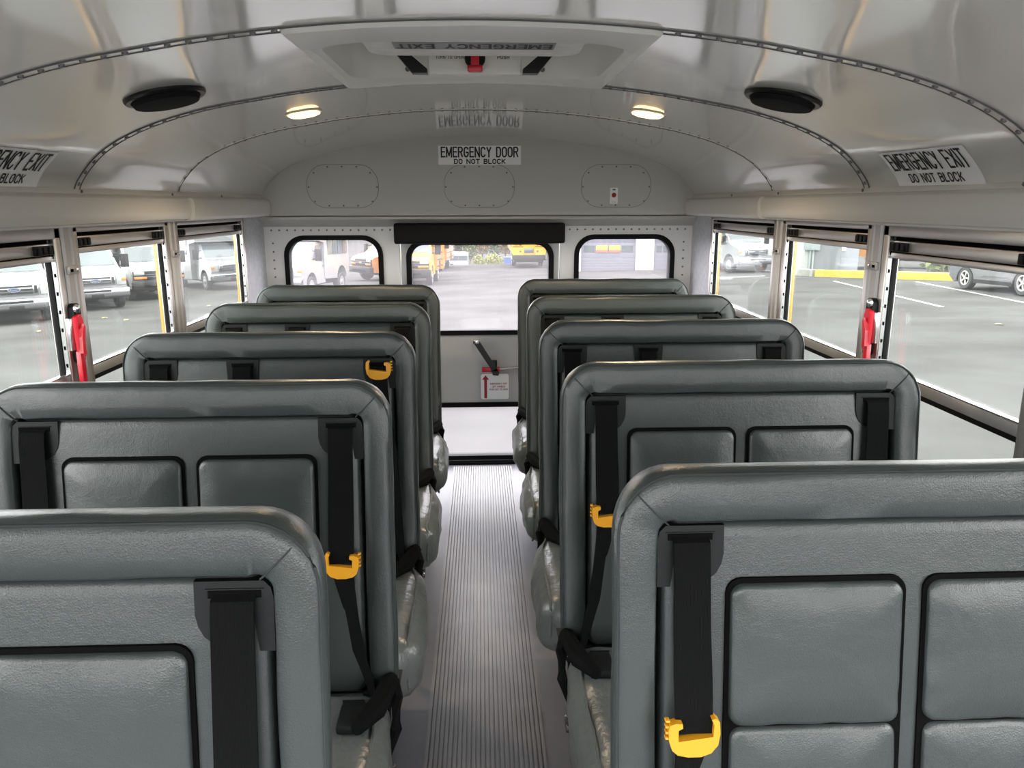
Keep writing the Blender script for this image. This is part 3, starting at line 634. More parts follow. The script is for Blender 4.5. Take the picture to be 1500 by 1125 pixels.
# ------------------------------------------------------------------ seats
ZT = 1.108; ZB = .42; REC = .13
def seat_path(SW, RT=.088, n1=14, n2=9, n3=16):
    """outer outline from the aisle bottom over the top to the wall bottom: list of (u, z, inward u, inward z)"""
    P = []
    for k in range(n1): P.append((0, ZB+(ZT-RT-ZB)*k/n1, 1, 0))
    for k in range(n2):
        a = PI-PI/2*k/n2; P.append((RT+RT*math.cos(a), ZT-RT+RT*math.sin(a), -math.cos(a), -math.sin(a)))
    for k in range(n3): P.append((RT+(SW-2*RT)*k/n3, ZT, 0, -1))
    for k in range(n2):
        a = PI/2-PI/2*k/n2; P.append((SW-RT+RT*math.cos(a), ZT-RT+RT*math.sin(a), -math.cos(a), -math.sin(a)))
    for k in range(n1+1): P.append((SW, ZT-RT-(ZT-RT-ZB)*k/n1, -1, 0))
    return P
def make_seat(sd, kind, label, X0, Yf, group, clip, SW):
    """kind 2: two belts and two fold-down child pads; kind 3: three belts. clip: heights of the yellow clip on each belt (None = hidden low)"""
    rnd = random.Random(int(Yf*1000)+sd)
    PATH = seat_path(SW)
    e = empty('bus_seat', (sd*X0, Yf, 0), label, 'seat', group)
    def T(c): return Vector((sd*c.x, c.y+REC*(c.z-1.09), c.z))          # recline and side
    def S(c): return Vector((sd*c.x, c.y, c.z))
    off = rnd.random()*50
    SEC = [(.072, .040), (.0715, .012), (.070, .0045), (.0665, .0008), (.045, -.001), (.020, -.0008), (.0055, .0012), (.0008, .006), (.0, .022), (.004, .045), (.012, .072), (.022, .088), (.036, .094)]
    mb = MB(); rings = []
    for i, (u, z, iu, iz) in enumerate(PATH):
        ring = []
        for j, (o, y) in enumerate(SEC):
            corner = 1 if 0 < abs(iu) < 1 or 0 < abs(iz) < 1 else .35
            wob = noise.noise((u*9+off, z*9, j*.35))*.0030+noise.noise((u*34+off, z*34, j*.9))*.0020*corner
            o *= (1-.16*abs(iu)) if o > .02 else 1
            oo = o+(wob if j < 10 else 0); yy = y+wob*.7
            ring.append((u+iu*oo, yy, z+iz*oo))
        rings.append(ring)
    V = mb.loft(rings)
    nS = len(SEC)-1
    mb.bm.faces.new([r[0] for r in V]); mb.bm.faces.new([r[nS] for r in V][::-1])
    mb.bm.faces.new(V[0]+V[-1][::-1])
    back = mb.xf(T).build('backrest', VINYL, e, angle=50)
    # stitching line around the front edge and the corner seams
    mb = MB(); mb.tube([(u+iu*.0045, .0012, z+iz*.0045) for u, z, iu, iz in PATH], .0020, 6)
    for cx_, s_ in ((.088, 1), (SW-.088, -1)):
        c = math.cos(PI/4); pts = []
        for r_o, y in ((.086, .010), (.080, .002), (.065, -.0025), (.045, -.003), (.03, -.001), (.020, .004)):
            pts.append((cx_-s_*r_o*c, y, ZT-.088+r_o*c))
        mb.tube(pts, .0012, 5)
    mb.xf(T).build('stitching', SEAM, back)
    # inner panel puffed between the guides
    def pad(u0, u1, z0, z1, yb, yf, r, name, m=VINYL, puff=.006, wr=.0016, par=e):
        mb = MB(); nu, nz = 16, 14; seed = rnd.random()*40
        O = rrect(u0, u1, z0, z1, r, 5)
        cu, cz = (u0+u1)/2, (z0+z1)/2
        rr = []
        for k, (sc, y) in enumerate(((1, yb), (1, yf+.010), (.994, yf+.004), (.975, yf+.001), (.93, yf), (.8, yf-puff*.6), (.55, yf-puff), (.2, yf-puff))):
            d = (1-sc)*min(u1-u0, z1-z0)/2
            ring = []
            for (a, b) in O2(O):
                aa = cu+(a-cu)*((u1-u0)/2-d)/((u1-u0)/2); bb = cz+(b-cz)*((z1-z0)/2-d)/((z1-z0)/2)
                wv = noise.noise((aa*30+seed, bb*30, 0))*wr*(1.6 if .9 < sc < 1 else .7)
                ring.append((aa, y+wv, bb))
            rr.append(ring)
        mb.loft(rr, True, True)
        return mb.xf(T).build(name, m, par, angle=50)
    def O2(P):
        o = []
        for a, b in zip(P, P[1:]+P[:1]):
            n = 8 if math.hypot(b[0]-a[0], b[1]-a[1]) > .08 else 1
            o += [(a[0]+(b[0]-a[0])*k/n, a[1]+(b[1]-a[1])*k/n) for k in range(n)]
        return o
    mb = MB()
    mb.prism([(.055, ZB+.01), (SW-.055, ZB+.01), (SW-.055, 1.0), (SW-.075, 1.036), (.075, 1.036), (.055, 1.0)], .034, .044, 'y'); mb.xf(T).build('panel_backing', GAP_SHADE, e)  # black plate puts shade into the groove around the inner panel
    if kind == 2:
        pad(.068, SW-.068, ZB+.02, 1.0335, .04, .010, .020, 'inner_panel', puff=.003)
        for a, b2 in ((.161, SW/2-.018), (SW/2+.018, SW-.161)):
            g = MB(); g.prism(rrect(a-.006, b2+.006, ZB+.02, .958, .022, 5), .0035, .02, 'y'); g.xf(T).build('pad_gap_shade', GAP_SHADE, e)  # black plate over the panel, painted shade around the child pads
            pad(a, b2, .748, .951, .012, -.004, .018, 'child_pad', puff=.006, wr=.0022)
            pad(a+.002, b2-.002, ZB+.015, .745, .012, -.003, .016, 'child_pad', puff=.006, wr=.0022)
        guides = [(.1045, 1), (SW-.1045, -1)]
    else:
        pad(.068, SW-.068, ZB+.02, 1.0335, .04, .010, .020, 'inner_panel', puff=.003)
        guides = [(.1045, 1), (.345 if sd > 0 else SW-.335, 0), (SW-.1045, -1)]
    for gi, (gu, gs) in enumerate(guides):
        # belt guide: plate with a slot
        if gs:
            P = [(-.045, -.085), (-.045, -.020), (-.042, -.008), (-.034, 0), (.047, 0), (.047, -.040), (.044, -.054), (.037, -.067), (.024, -.077), (.016, -.079), (.010, -.05), (-.022, -.05), (-.027, -.085)]
            P = [(gu+gs*a, 1.032+b) for a, b in P]
        else: P = [(gu-.046, 1.032), (gu+.046, 1.032), (gu+.042, .962), (gu+.034, .952), (gu-.034, .952), (gu-.042, .962)]
        mb = MB(); mb.prism(P, .006, .03, 'y'); g = mb.xf(T).build('belt_guide', BLKPL, e, angle=25)
        mb = MB(); mb.box(gu-.031, gu+.031, .0045, .008, 1.012, 1.021, .0008); mb.xf(T).build('slot', GAP_SHADE, g)  # black strip stands in for the shaded slot opening
        mb = MB(); mb.box(gu-.034, gu+.034, .004, .008, 1.0215, 1.0235, .0008); mb.xf(T).build('lip', BLKPL, g)
        # belt
        ch = clip[gi] if gi < len(clip) else None
        zc_ = ch if ch else .60
        if ch and ch > .95:
            mb = MB(); mb.ribbon([(gu, .003, 1.016), (gu, -.008, 1.012), (gu, -.012, .998)], (1, 0, 0), .050)
        else:
            mb = MB(); mb.ribbon([(gu, .008, 1.0165), (gu, -.004, 1.012), (gu, -.007, .99), (gu+gs*.001, -.008, .9), (gu+gs*.002, -.014, (zc_+.9)/2), (gu+gs*.002, -.020, zc_+.02), (gu+gs*.002, -.022, zc_)], (1, 0, 0), [.050, .050, .050, .051, .053, .052, .05])
        belt = mb.xf(T).build('seat_belt', WEB, e, angle=30)
        if ch:
            q = (-.004, .002)
            mb = MB(); cy = -.024 if ch < .95 else -.018
            k = .58/ .6*1.0
            P = [(-.037, .010), (-.035, .017), (-.027, .020), (-.018, .019), (-.0175, .013), (-.0235, .010), (-.0235, -.006), (.0245, .000), (.0255, .016), (.022, .024), (.027, .026), (.033, .020), (.034, .004), (.031, -.012), (.022, -.023), (.008, -.028), (-.010, -.028), (-.024, -.025), (-.032, -.018), (-.036, -.006)]
            mb.prism([(gu+gs*.002+(a*gs), ch+b) for a, b in P], cy-.007, cy+.006, 'y')
            for t in range(4): mb.box(gu-gs*.036-.003, gu-gs*.036+.003, cy-.005, cy+.004, ch-.004+.008*t, ch-.0005+.008*t, .001)
            mb.xf(T).build('belt_clip', YEL, belt, angle=30)
            # return strap from the clip to the aisle-side anchor
            mb = MB()
            mb.ribbon([(gu, cy, ch-.008), (gu-gs*.004, cy+.004, ch-.05), (gu-gs*.012, -.002, ch-.12), (gu-gs*.028, -.004, max(.53, ch-.22)), (gu-gs*.050, -.012, .47), (gu-gs*.062, -.02, .43)],
                      [(1, 0, 0), (.9, .4, .1), (.7, .6, .2), (.7, .6, .2), (.6, .7, .2), (.5, .8, 0)], .046)
            mb.xf(T).build('lap_strap', WEB, belt, angle=30)
        else:
            mb = MB(); mb.ribbon([(gu+gs*.002, -.022, zc_), (gu+gs*.0, -.028, .53), (gu-gs*.004, -.05, .475)], (1, 0, 0), .046); mb.xf(T).build('lap_strap', WEB, belt)
    # buckles lying at the bottom of the back
    for bu in (.075, .30, .55):
        mb = MB(); mb.box(bu-.028, bu+.028, -.16, -.085, .462, .482, .007); mb.ribbon([(bu, -.09, .470), (bu+.01, -.05, .462), (bu+.012, -.03, .44)], (1, 0, 0), .045); mb.xf(T).build('belt_buckle', BLKPL, e)
    mb = MB(); mb.tube([(.012, -.005, .475), (.030, -.10, .478), (.06, -.17, .482)], [.018, .022, .012], 8); mb.tube([(.01, .02, .46), (.0, -.03, .452), (-.002, -.05, .40), (.02, -.04, .33)], [.012, .015, .012, .008], 8); mb.xf(T).build('belt_loop', WEB, e)
    # cushion
    mb = MB(); g = bmesh.ops.create_cube(mb.bm, size=1)['verts']
    c0, c1, y0, y1, z0, z1 = (.016 if kind == 2 else -.022), SW, -.483, .012, .295, .462
    for v in g: v.co = Vector(((c0+c1)/2+v.co.x*(c1-c0), (y0+y1)/2+v.co.y*(y1-y0), (z0+z1)/2+v.co.z*(z1-z0)))
    bmesh.ops.bevel(mb.bm, geom=list(mb.bm.edges), offset=.055, segments=5, affect='EDGES', profile=.5)
    bmesh.ops.subdivide_edges(mb.bm, edges=[x for x in mb.bm.edges if x.calc_length() > .06], cuts=9, use_grid_fill=True)
    bmesh.ops.subdivide_edges(mb.bm, edges=[x for x in mb.bm.edges if x.calc_length() > .05], cuts=2, use_grid_fill=True)
    sd_ = rnd.random()*90
    for v in mb.bm.verts:
        n3 = noise.noise((v.co.x*14+sd_, v.co.y*14, v.co.z*14)); n4 = noise.noise((v.co.x*40+sd_, v.co.y*16, v.co.z*40))
        end = max(0, 1-(v.co.x-c0)/.10)
        d = n3*.006+n4*.003*(1+end)
        cz = (z0+z1)/2; cyy = (y0+y1)/2
        v.co.z += d*(1 if v.co.z > cz else -1)
        v.co.y += d*(1 if v.co.y > cyy else -1)*.8
        v.co.x += (-d*1.2 if v.co.x < .2 else 0)
        if end > 0:
            q = 1-min(1, abs(v.co.z-cz)/((z1-z0)/2))**2
            v.co.x -= .016*q*end
            t_ = max(0, min(1, (v.co.y+.20)/.20)); v.co.x += (.022 if kind == 2 else .050)*t_*t_*min(1, end*2)
    def TC(c): return Vector((sd*c.x, c.y+REC*(.45-1.09), c.z))
    mb.xf(TC).build('cushion', CUSH, e, angle=60)
    # gathered edge piping on the aisle end of the cushion
    mb = MB(); O = dens(rrect(y0+.012, y1-.012, z0+.012, z1-.010, .05, 5)); pts = []
    for a, b in O+[O[0]]: pts.append((c0+.016+(.022 if kind == 2 else .050)*max(0, min(1, (a+.20)/.20))**2+noise.noise((a*40, b*40, sd_))*.004, a, b))
    mb.tube(pts, .004, 6); mb.xf(TC).build('cushion_piping', CUSH, e)
    # base frame and legs
    mb = MB(); yb = REC*(.45-1.09)
    mb.box(.02, SW+.10, y0+yb+.06, y0+yb+.09, .262, .296); mb.box(.02, SW+.10, yb-.06, yb-.03, .262, .296); mb.box(.035, .065, y0+yb+.06, yb-.03, .262, .296)
    mb.xf(S).build('seat_frame', BLKSTEEL, e)
    for yy in (y0+yb+.13, .026):
        mb = MB(); mb.tube([(.078, yy, .004), (.060, yy, .30 if yy < -.2 else .44)], .013, 10); mb.box(.050, .105, yy-.030, yy+.030, .0, .008, .002)
        lg = mb.xf(S).build('leg', BLKSTEEL, e)
        for zz in ((.36, .13) if yy > -.2 else (.14,)):
            mb = MB(); mb.lathe([(.011, 0), (.011, -.010), (.006, -.016)], (.052+.03*(.3-zz), yy, zz), 'x', 6); mb.xf(S).build('bolt', STEEL, lg)
        for y2 in (-.022, .022):
            mb = MB(); mb.lathe([(.008, .008), (.008, .016), (.004, .02)], (.058, yy+y2, 0), 'z', 6); mb.xf(S).build('bolt', STEEL, lg)
    mb = MB(); mb.prism([(-.002, ZB+.02), (.075, ZB+.02), (.075, ZB-.02), (.05, ZB-.045), (.02, ZB-.025)], .01, .092, 'y'); mb.xf(T).build('corner_cap', BLKPL, e)
    return e
RY = [.972, 1.703, 2.360, 3.028, 3.737]; LY = [.838, 1.545, 2.178, 2.850, 3.508]
OR = ['nearest', 'second', 'third', 'fourth', 'last']
RD = ['nearest seat in the right row, two child pads and a low yellow belt clip', 'second seat from the camera in the right row, yellow clip at mid belt', 'middle seat of the right row, three black belt slots', 'fourth seat from the camera in the right row, near the rear', 'rearmost seat of the right row, in front of the garage window']
LD = ['nearest seat in the left row, cut off by the frame edge', 'second seat from the camera in the left row, yellow clip at mid belt', 'middle seat of the left row, yellow clip up at its belt slot', 'fourth seat from the camera in the left row, near the rear', 'rearmost seat of the left row, below the window with orange buses']
RC = [[.755, None], [.770, None], [None]*3, [None]*3, [None]*3]
LC = [[.50, None], [.738, None], [1.006, None, None], [None]*3, [None]*3]
for k in range(5):
    make_seat(1, 2 if k < 2 else 3, 'grey '+RD[k], .178, RY[k], 'grey vinyl seats of the right row', RC[k], .842)
    make_seat(-1, 2 if k < 2 else 3, 'grey '+LD[k], .188, LY[k], 'grey vinyl seats of the left row', LC[k], .828)

# ================================================================== outside
def gz(x, y):
    z = -.8+.02*max(-20, min(20, x))-.0335*min(y, 55)
    if y > 55: z -= .0833*(min(y, 140)-55)
    if y > 140: z += .03*(y-140)
    return z
mb = MB()
XS = [-140, -60, -20, -10, 0, 10, 20, 60, 140]; YS = [-40, -10, 0, 10, 20, 30, 40, 50, 55, 60, 70, 85, 100, 120, 140, 170, 220]
mb.loft([[(x, y, gz(x, y)) for x in XS] for y in YS])
tag(mb.build('ground', ASPH, angle=60), 'grey asphalt parking lot outside the bus', 'ground', kind='structure')
def on_ground(x, y): return (x, y, gz(x, y))
# white parking stripes
for a, b, lab in (((16.57, 28.74), (14.6, 19.0), 'white parking stripe beside the grey car'), ((14.05, 30.21), (12.3, 20.0), 'white parking stripe left of the one by the grey car')):
    mb = MB(); d = Vector((b[0]-a[0], b[1]-a[1])).normalized(); n = Vector((-d.y, d.x))*.065; N = 10; L, Rr = [], []
    for k in range(N+1):
        x, y = a[0]+(b[0]-a[0])*k/N, a[1]+(b[1]-a[1])*k/N
        L.append((x+n.x, y+n.y, gz(x+n.x, y+n.y)+.006)); Rr.append((x-n.x, y-n.y, gz(x-n.x, y-n.y)+.006))
    mb.loft([L, Rr]); tag(mb.build('parking_stripe', STRIPE), lab, 'road marking', 'white parking stripes')
# curb
def curb(a, b, m, lab):
    mb = MB(); d = Vector((b[0]-a[0], b[1]-a[1])).normalized(); n = Vector((-d.y, d.x)); rings = []
    for k in range(6):
        x, y = a[0]+(b[0]-a[0])*k/5, a[1]+(b[1]-a[1])*k/5; z = gz(x, y); q = []
        for o, h in ((-.14, -.1), (-.14, .27), (-.11, .30), (.12, .30), (.15, .27), (.15, -.1)): q.append((x+n.x*o, y+n.y*o, z+h))
        rings.append(q)
    mb.loft(rings, True, True); tag(mb.build('curb', m), lab, 'curb')
curb((14.62, 33.2), (18.2, 28.7), CURBY, 'yellow painted curb behind the grey car')
curb((14.2, 35.2), (14.60, 33.3), CONC, 'bare concrete end of the yellow curb by the grey wall')
# fallen leaves
lf = None
for i, (x, y) in enumerate(((-11.2, 23.2), (-10.2, 22.4), (-9.6, 24.5), (-9.2, 26.4), (-11.4, 20.1), (-8.6, 27.8), (10.3, 25.6), (11.3, 16.2))):
    if lf is None:
        mb = MB(); mb.loft([[(-.10, 0, .01), (-.03, .06, .03), (.08, .03, .02)], [(-.05, -.02, .012), (.01, .0, .04), (.10, .0, .02)], [(-.02, -.06, .01), (.04, -.05, .03), (.11, -.02, .015)]])
        lf = mb.build('fallen_leaf', mat('yellow_leaf', (.26, .18, .05), .7)); o = lf
    else: o = lf.copy(); COL.objects.link(o)
    o.location = on_ground(x, y); o.rotation_euler = (0, 0, i*1.3)
    tag(o, 'small yellow fallen leaf lying on the asphalt', 'leaf', 'fallen leaves on the asphalt')

def wheel(par, x, y, r, wd, sd, rimm=RIM, spokes=0):
    mb = MB(); mb.lathe([(r*.62, -wd/2), (r*.93, -wd/2), (r, -wd/2+.03), (r, wd/2-.03), (r*.93, wd/2), (r*.62, wd/2)], (x, y, r), 'x', 28, False)
    o = mb.build('wheel', TYRE, par)
    mb = MB(); q = sd*wd/2
    if spokes:
        mb.lathe([(r*.66, q), (r*.62, q+sd*.006), (r*.56, q), (r*.55, q-sd*.05)], (x, y, r), 'x', 28, False)
        for k in range(spokes):
            a = 2*PI*k/spokes
            pts = [(.10, -.06), (.58, -.10), (.58, .10), (.10, .06)]
            mb.prism([(y+r*(p*math.cos(a)-t*math.sin(a)), r+r*(p*math.sin(a)+t*math.cos(a))) for p, t in pts], x+q-sd*.03, x+q, 'x')
        mb.lathe([(r*.16, q-sd*.03), (r*.14, q+sd*.01), (.001, q+sd*.012)], (x, y, r), 'x', 14)
        mb.build('rim', rimm, o, angle=25)
        mb = MB(); mb.lathe([(r*.62, q-sd*.06), (.001, q-sd*.06)], (x, y, r), 'x', 24); mb.build('brake_disc', DKPL, o)
    else:
        mb.lathe([(r*.64, q), (r*.60, q+sd*.004), (r*.50, q-sd*.03), (r*.34, q-sd*.035), (r*.28, q+sd*.02), (r*.14, q+sd*.04), (.001, q+sd*.04)], (x, y, r), 'x', 24)
        mb.build('rim', rimm, o, angle=30)
    return o
def arch(cy, cz, r, n=10):
    return [(cy+r*math.cos(PI*k/n), cz+r*math.sin(PI*k/n)) for k in range(n+1)]
def van(label, x, y, rot, paint, style='chrome', box=None, cat='van', group=None, name='white_van', length=5.6, wb=3.6, mirrors=True, roofz=2.12, yellow_light=False):
    """cutaway van: nose at local y = 0, facing local -y. box = (y0, y1, halfwidth, z0, z1, paint, windows, capdepth)"""
    e = empty(name, on_ground(x, y), label, cat, group, rz=rot)
    e.rotation_euler = (-.0335, .0, rot)
    W = .99; wr = .38; fy = .86
    cab_end = length if not box else 2.15
    bot = .46
    prof = [(.04, bot+.30), (.02, 1.00), (.06, 1.13), (.16, 1.19), (.82, 1.36), (1.50, roofz-.10), (1.75, roofz-.01), (cab_end, roofz)]
    prof += [(cab_end, bot)]
    if not box: prof += arch(fy+wb, bot-.02, .47)[0:11] if cab_end > fy+wb+.5 else []
    prof += [(p[0], p[1]) for p in arch(fy, bot-.02, .47)]
    prof += [(.12, bot)]
    mb = MB(); mb.prism(prof, -W, W, 'x')
    def tum(c):
        k = max(0, c.z-1.15); s = 1-.13*k
        f = 1 if c.y > .5 else 1-.04*(1-c.y/.5)
        return Vector((c.x*s*f, c.y, c.z))
    mb.xf(tum).build('body', paint, e, angle=20)
    mb = MB(); mb.box(-W*.8, W*.8, .3, cab_end-.05, .34, .86); mb.build('undercarriage', DKPL, e)
    # glazing
    def dz(y): return 1.36+(roofz-.10-1.36)*(y-.82)/.68
    ys0, ys1 = .90, 1.45
    mb = MB()
    a, b = (W-.09)*(1-.13*(dz(ys0)-1.15)), (W-.12)*(1-.13*(dz(ys1)-1.15))
    nn = Vector((0, -(dz(1)-dz(0)), 1)).normalized()*.012
    mb.loft([[(-a, ys0+nn.y, dz(ys0)+nn.z), (a, ys0+nn.y, dz(ys0)+nn.z)], [(-b, ys1+nn.y, dz(ys1)+nn.z), (b, ys1+nn.y, dz(ys1)+nn.z)]])
    mb.loft([[(-a, ys0+nn.y*.2, dz(ys0)+nn.z*.2), (a, ys0+nn.y*.2, dz(ys0)+nn.z*.2)], [(-b, ys1+nn.y*.2, dz(ys1)+nn.z*.2), (b, ys1+nn.y*.2, dz(ys1)+nn.z*.2)]])
    mb.build('windscreen', VGLASS, e)
    mb = MB(); mb.tube([(-.75, .87, 1.40), (-.1, .885, 1.415)], .012, 5); mb.tube([(.05, .87, 1.40), (.70, .885, 1.415)], .012, 5); mb.build('wipers', DKPL, e)
    for sd in (-1, 1):
        P = [(1.10, 1.36), (1.50, 1.92), (2.05, 1.95), (2.05, 1.36)]
        mb = MB(); mb.prism(P, sd*(W-.005), sd*(W+.008), 'x'); mb.xf(tum).build('side_window', VGLASS, e)
        mb = MB(); mb.box(min(sd*W, sd*(W+.008)), max(sd*W, sd*(W+.008)), 1.90, 2.0, 1.10, 1.14); mb.xf(tum).build('door_handle', DKPL, e)
        if mirrors:
            mb = MB(); mb.box(sd*1.22-.13, sd*1.22+.13, .98, 1.08, 1.34, 1.80, .03); m_ = mb.build('mirror', DKPL, e)
            mb = MB(); mb.tube([(sd*.9, 1.12, 1.40), (sd*1.2, 1.03, 1.42)], .02, 6); mb.tube([(sd*.88, 1.2, 1.72), (sd*1.2, 1.04, 1.70)], .02, 6); mb.build('mirror_arm', DKPL, m_)
    # front
    if style == 'chrome':
        mb = MB(); mb.box(-.60, .60, -.03, .06, .80, 1.13, .02); mb.build('grille_surround', CHROME, e)
        for k in range(3):
            z = .845+.088*k
            mb = MB(); mb.box(-.46, .46, -.045, -.02, z, z+.056); mb.build('grille_slot', DKPL, e)
        for sd in (-1, 1):
            mb = MB(); mb.box(min(sd*.50, sd*.57), max(sd*.50, sd*.57), -.045, -.02, .86, 1.07); mb.build('grille_slot', DKPL, e)
        mb = MB(); mb.prism([(.155*math.cos(2*PI*k/24), .965+.065*math.sin(2*PI*k/24)) for k in range(24)], -.062, -.03, 'y'); em = mb.build('emblem', CHROME, e)
        mb = MB(); mb.prism([(.138*math.cos(2*PI*k/24), .965+.052*math.sin(2*PI*k/24)) for k in range(24)], -.066, -.06, 'y'); mb.build('emblem_field', EMBL, em)
        text('emblem_script', 'Ford', .19, .06, lambda u, v: (u+.25*v, -.068, .965+v), CHROME, em, .0)
        for sd in (-1, 1):
            mb = MB(); mb.box(min(sd*.64, sd*.95), max(sd*.64, sd*.95), -.005, .12, .80, 1.12, .03); hl = mb.build('headlight', LAMPC, e)
            mb = MB(); mb.box(min(sd*.80, sd*.955), max(sd*.80, sd*.955), -.012, .10, .93, 1.03, .01); mb.build('turn_lamp', AMBER, hl)
        mb = MB(); mb.box(-1.0, 1.0, -.16, .10, .44, .72, .05, 3); bp = mb.build('bumper', CHROME, e)
        mb = MB(); mb.box(-.42, .42, -.170, -.15, .60, .665, .01); mb.build('bumper_opening', DKPL, bp)
        mb = MB(); mb.box(-.95, .95, -.15, -.02, .40, .47, .02); mb.build('air_dam', DKPL, bp)
        mb = MB(); mb.box(-.18, .18, -.185, -.155, .44, .54, .005); mb.build('plate_holder', DKPL, bp)
    else:
        mb = MB(); mb.box(-.92, .92, -.03, .08, .77, 1.10, .03); mb.build('grille', DKPL, e)
        for k in range(2):
            mb = MB(); mb.box(-.5, .5, -.05, -.02, .88+.08*k, .90+.08*k); mb.build('grille_bar', mat('grey_plastic', (.09, .09, .10), .4), e)
        mb = MB(); mb.prism([(-.13, .945), (-.04, .945), (-.04, .985), (.04, .985), (.04, .945), (.13, .945), (.12, .905), (.04, .905), (.04, .865), (-.04, .865), (-.04, .905), (-.12, .905)], -.055, -.04, 'y'); mb.build('emblem', AMBER, e)
        for sd in (-1, 1):
            mb = MB(); mb.box(min(sd*.52, sd*.90), max(sd*.52, sd*.90), -.05, .06, .96, 1.09, .02); hl = mb.build('headlight', LAMPC, e)
            mb = MB(); mb.box(min(sd*.45, sd*.90), max(sd*.45, sd*.90), -.052, .05, .81, .90, .01); mb.build('turn_lamp', AMBER, hl)
        mb = MB(); mb.box(-1.0, 1.0, -.15, .10, .42, .74, .06, 3); bp = mb.build('bumper', DKPL, e)
        mb = MB(); mb.box(-.6, .6, -.165, -.14, .50, .58, .01); mb.build('bumper_opening', GAP_SHADE, bp)
    for sd in (-1, 1):
        wheel(e, sd*(W-.13), fy, wr, .24, sd); wheel(e, sd*(W-.13), fy+wb, wr, .26, sd)
    if box:
        y0, y1, hw, z0, z1, bp_, nwin, cap = box
        P = [(y0, z0), (y0, 2.02), (y0-cap, 2.10), (y0-cap, z1-.25), (y0-cap*.6, z1-.04), (y0, z1), (y1-.1, z1), (y1, z1-.08), (y1, z0)]+arch(fy+wb, z0-.03, .5)
        mb = MB(); mb.prism(P, -hw, hw, 'x')
        def rnd_(c): return Vector((c.x*(1-.10*max(0, (c.z-z1+.35))/.35*.5), c.y, c.z))
        mb.xf(rnd_); mb.build('coach_body', bp_, e, angle=20)
        mb = MB(); mb.box(-hw*.8, hw*.8, y0+.1, y1-.1, .38, z0+.05); mb.build('chassis', DKPL, e)
        if nwin:
            L = (y1-y0-.5)/nwin
            for sd in (-1, 1):
                for k in range(nwin):
                    a = y0+.30+L*k
                    mb = MB(); mb.box(min(sd*(hw-.01), sd*(hw+.012)), max(sd*(hw-.01), sd*(hw+.012)), a+.03, a+L-.03, 1.55, 2.30, .0); mb.build('coach_window', VGLASS, e)
                if bp_ is not WPAINT:
                    for z in (1.42, 1.05, .75):
                        mb = MB(); mb.box(min(sd*hw, sd*(hw+.02)), max(sd*hw, sd*(hw+.02)), y0+.1, y1-.1, z, z+.04); mb.build('rub_rail', DKPL, e)
    return e
# left-hand row
LROT = math.radians(38)
van('white van with chrome grille outside the nearest left window', -13.0, 22.0, LROT, WPAINT, box=(2.1, 6.6, 1.12, .5, 2.85, WPAINT, 4, .5), group='white vans parked on the left')
van('white van with chrome grille, next to the black bumper van', -12.65, 25.9, LROT, WPAINT, box=(2.1, 6.6, 1.12, .5, 2.85, WPAINT, 4, .5), group='white vans parked on the left')
van('white van with black bumper and amber turn lamps on the left', -12.2, 29.9, LROT, WPAINT, style='black', box=(2.1, 6.6, 1.12, .5, 2.9, WPAINT, 4, .45), group='white vans parked on the left')
van('white shuttle bus with tall front cap outside the last left window', -10.9, 34.64, LROT, WPAINT, box=(2.0, 7.2, 1.15, .45, 2.95, WPAINT, 5, .8), cat='bus', name='shuttle_bus', wb=4.4)
# rear row seen through the rear windows
van('white shuttle van filling the left rear window', -7.64, 29.36, math.radians(-12), WPAINT, box=(2.1, 4.7, 1.0, .6, 2.9, WPAINT, 4, .5), cat='bus', name='shuttle_bus', wb=3.0)
van('orange school bus right of the white shuttle in left rear window', -5.9, 38.5, math.radians(-50), OPAINT, style='black', box=(2.1, 4.3, 1.08, .6, 2.9, OPAINT, 3, .2), cat='bus', name='school_bus', wb=2.6, group='yellow and orange school buses')
van('front of yellow school bus at the left edge of door window', -3.15, 33.6, math.radians(-2), YPAINT, style='black', box=(2.1, 4.4, 1.08, .6, 2.9, OPAINT, 3, .2), cat='bus', name='school_bus', wb=2.7, group='yellow and orange school buses')
van('orange school bus partly hidden behind the yellow one in door window', -3.3, 46, math.radians(-3), OPAINT, style='black', box=(2.1, 7.0, 1.10, .6, 2.9, OPAINT, 6, .2), cat='bus', name='school_bus', wb=4.2, group='yellow and orange school buses')
van('far white shuttle van parked before the trees', -9.3, 128, math.radians(-62), WPAINT, box=(2.1, 7.6, 1.1, .5, 2.9, WPAINT, 3, .3), cat='van', name='shuttle_van', mirrors=False)
# right
van('silver white van outside the last right window', 13.3, 37.0, math.radians(14), WPAINT, style='chrome', cat='van', length=5.6, group='white vans parked on the right')
van('white van behind the pillar by the grey wall', 18.6, 43.0, math.radians(6), WPAINT, style='chrome', cat='van', length=5.6, group='white vans parked on the right')

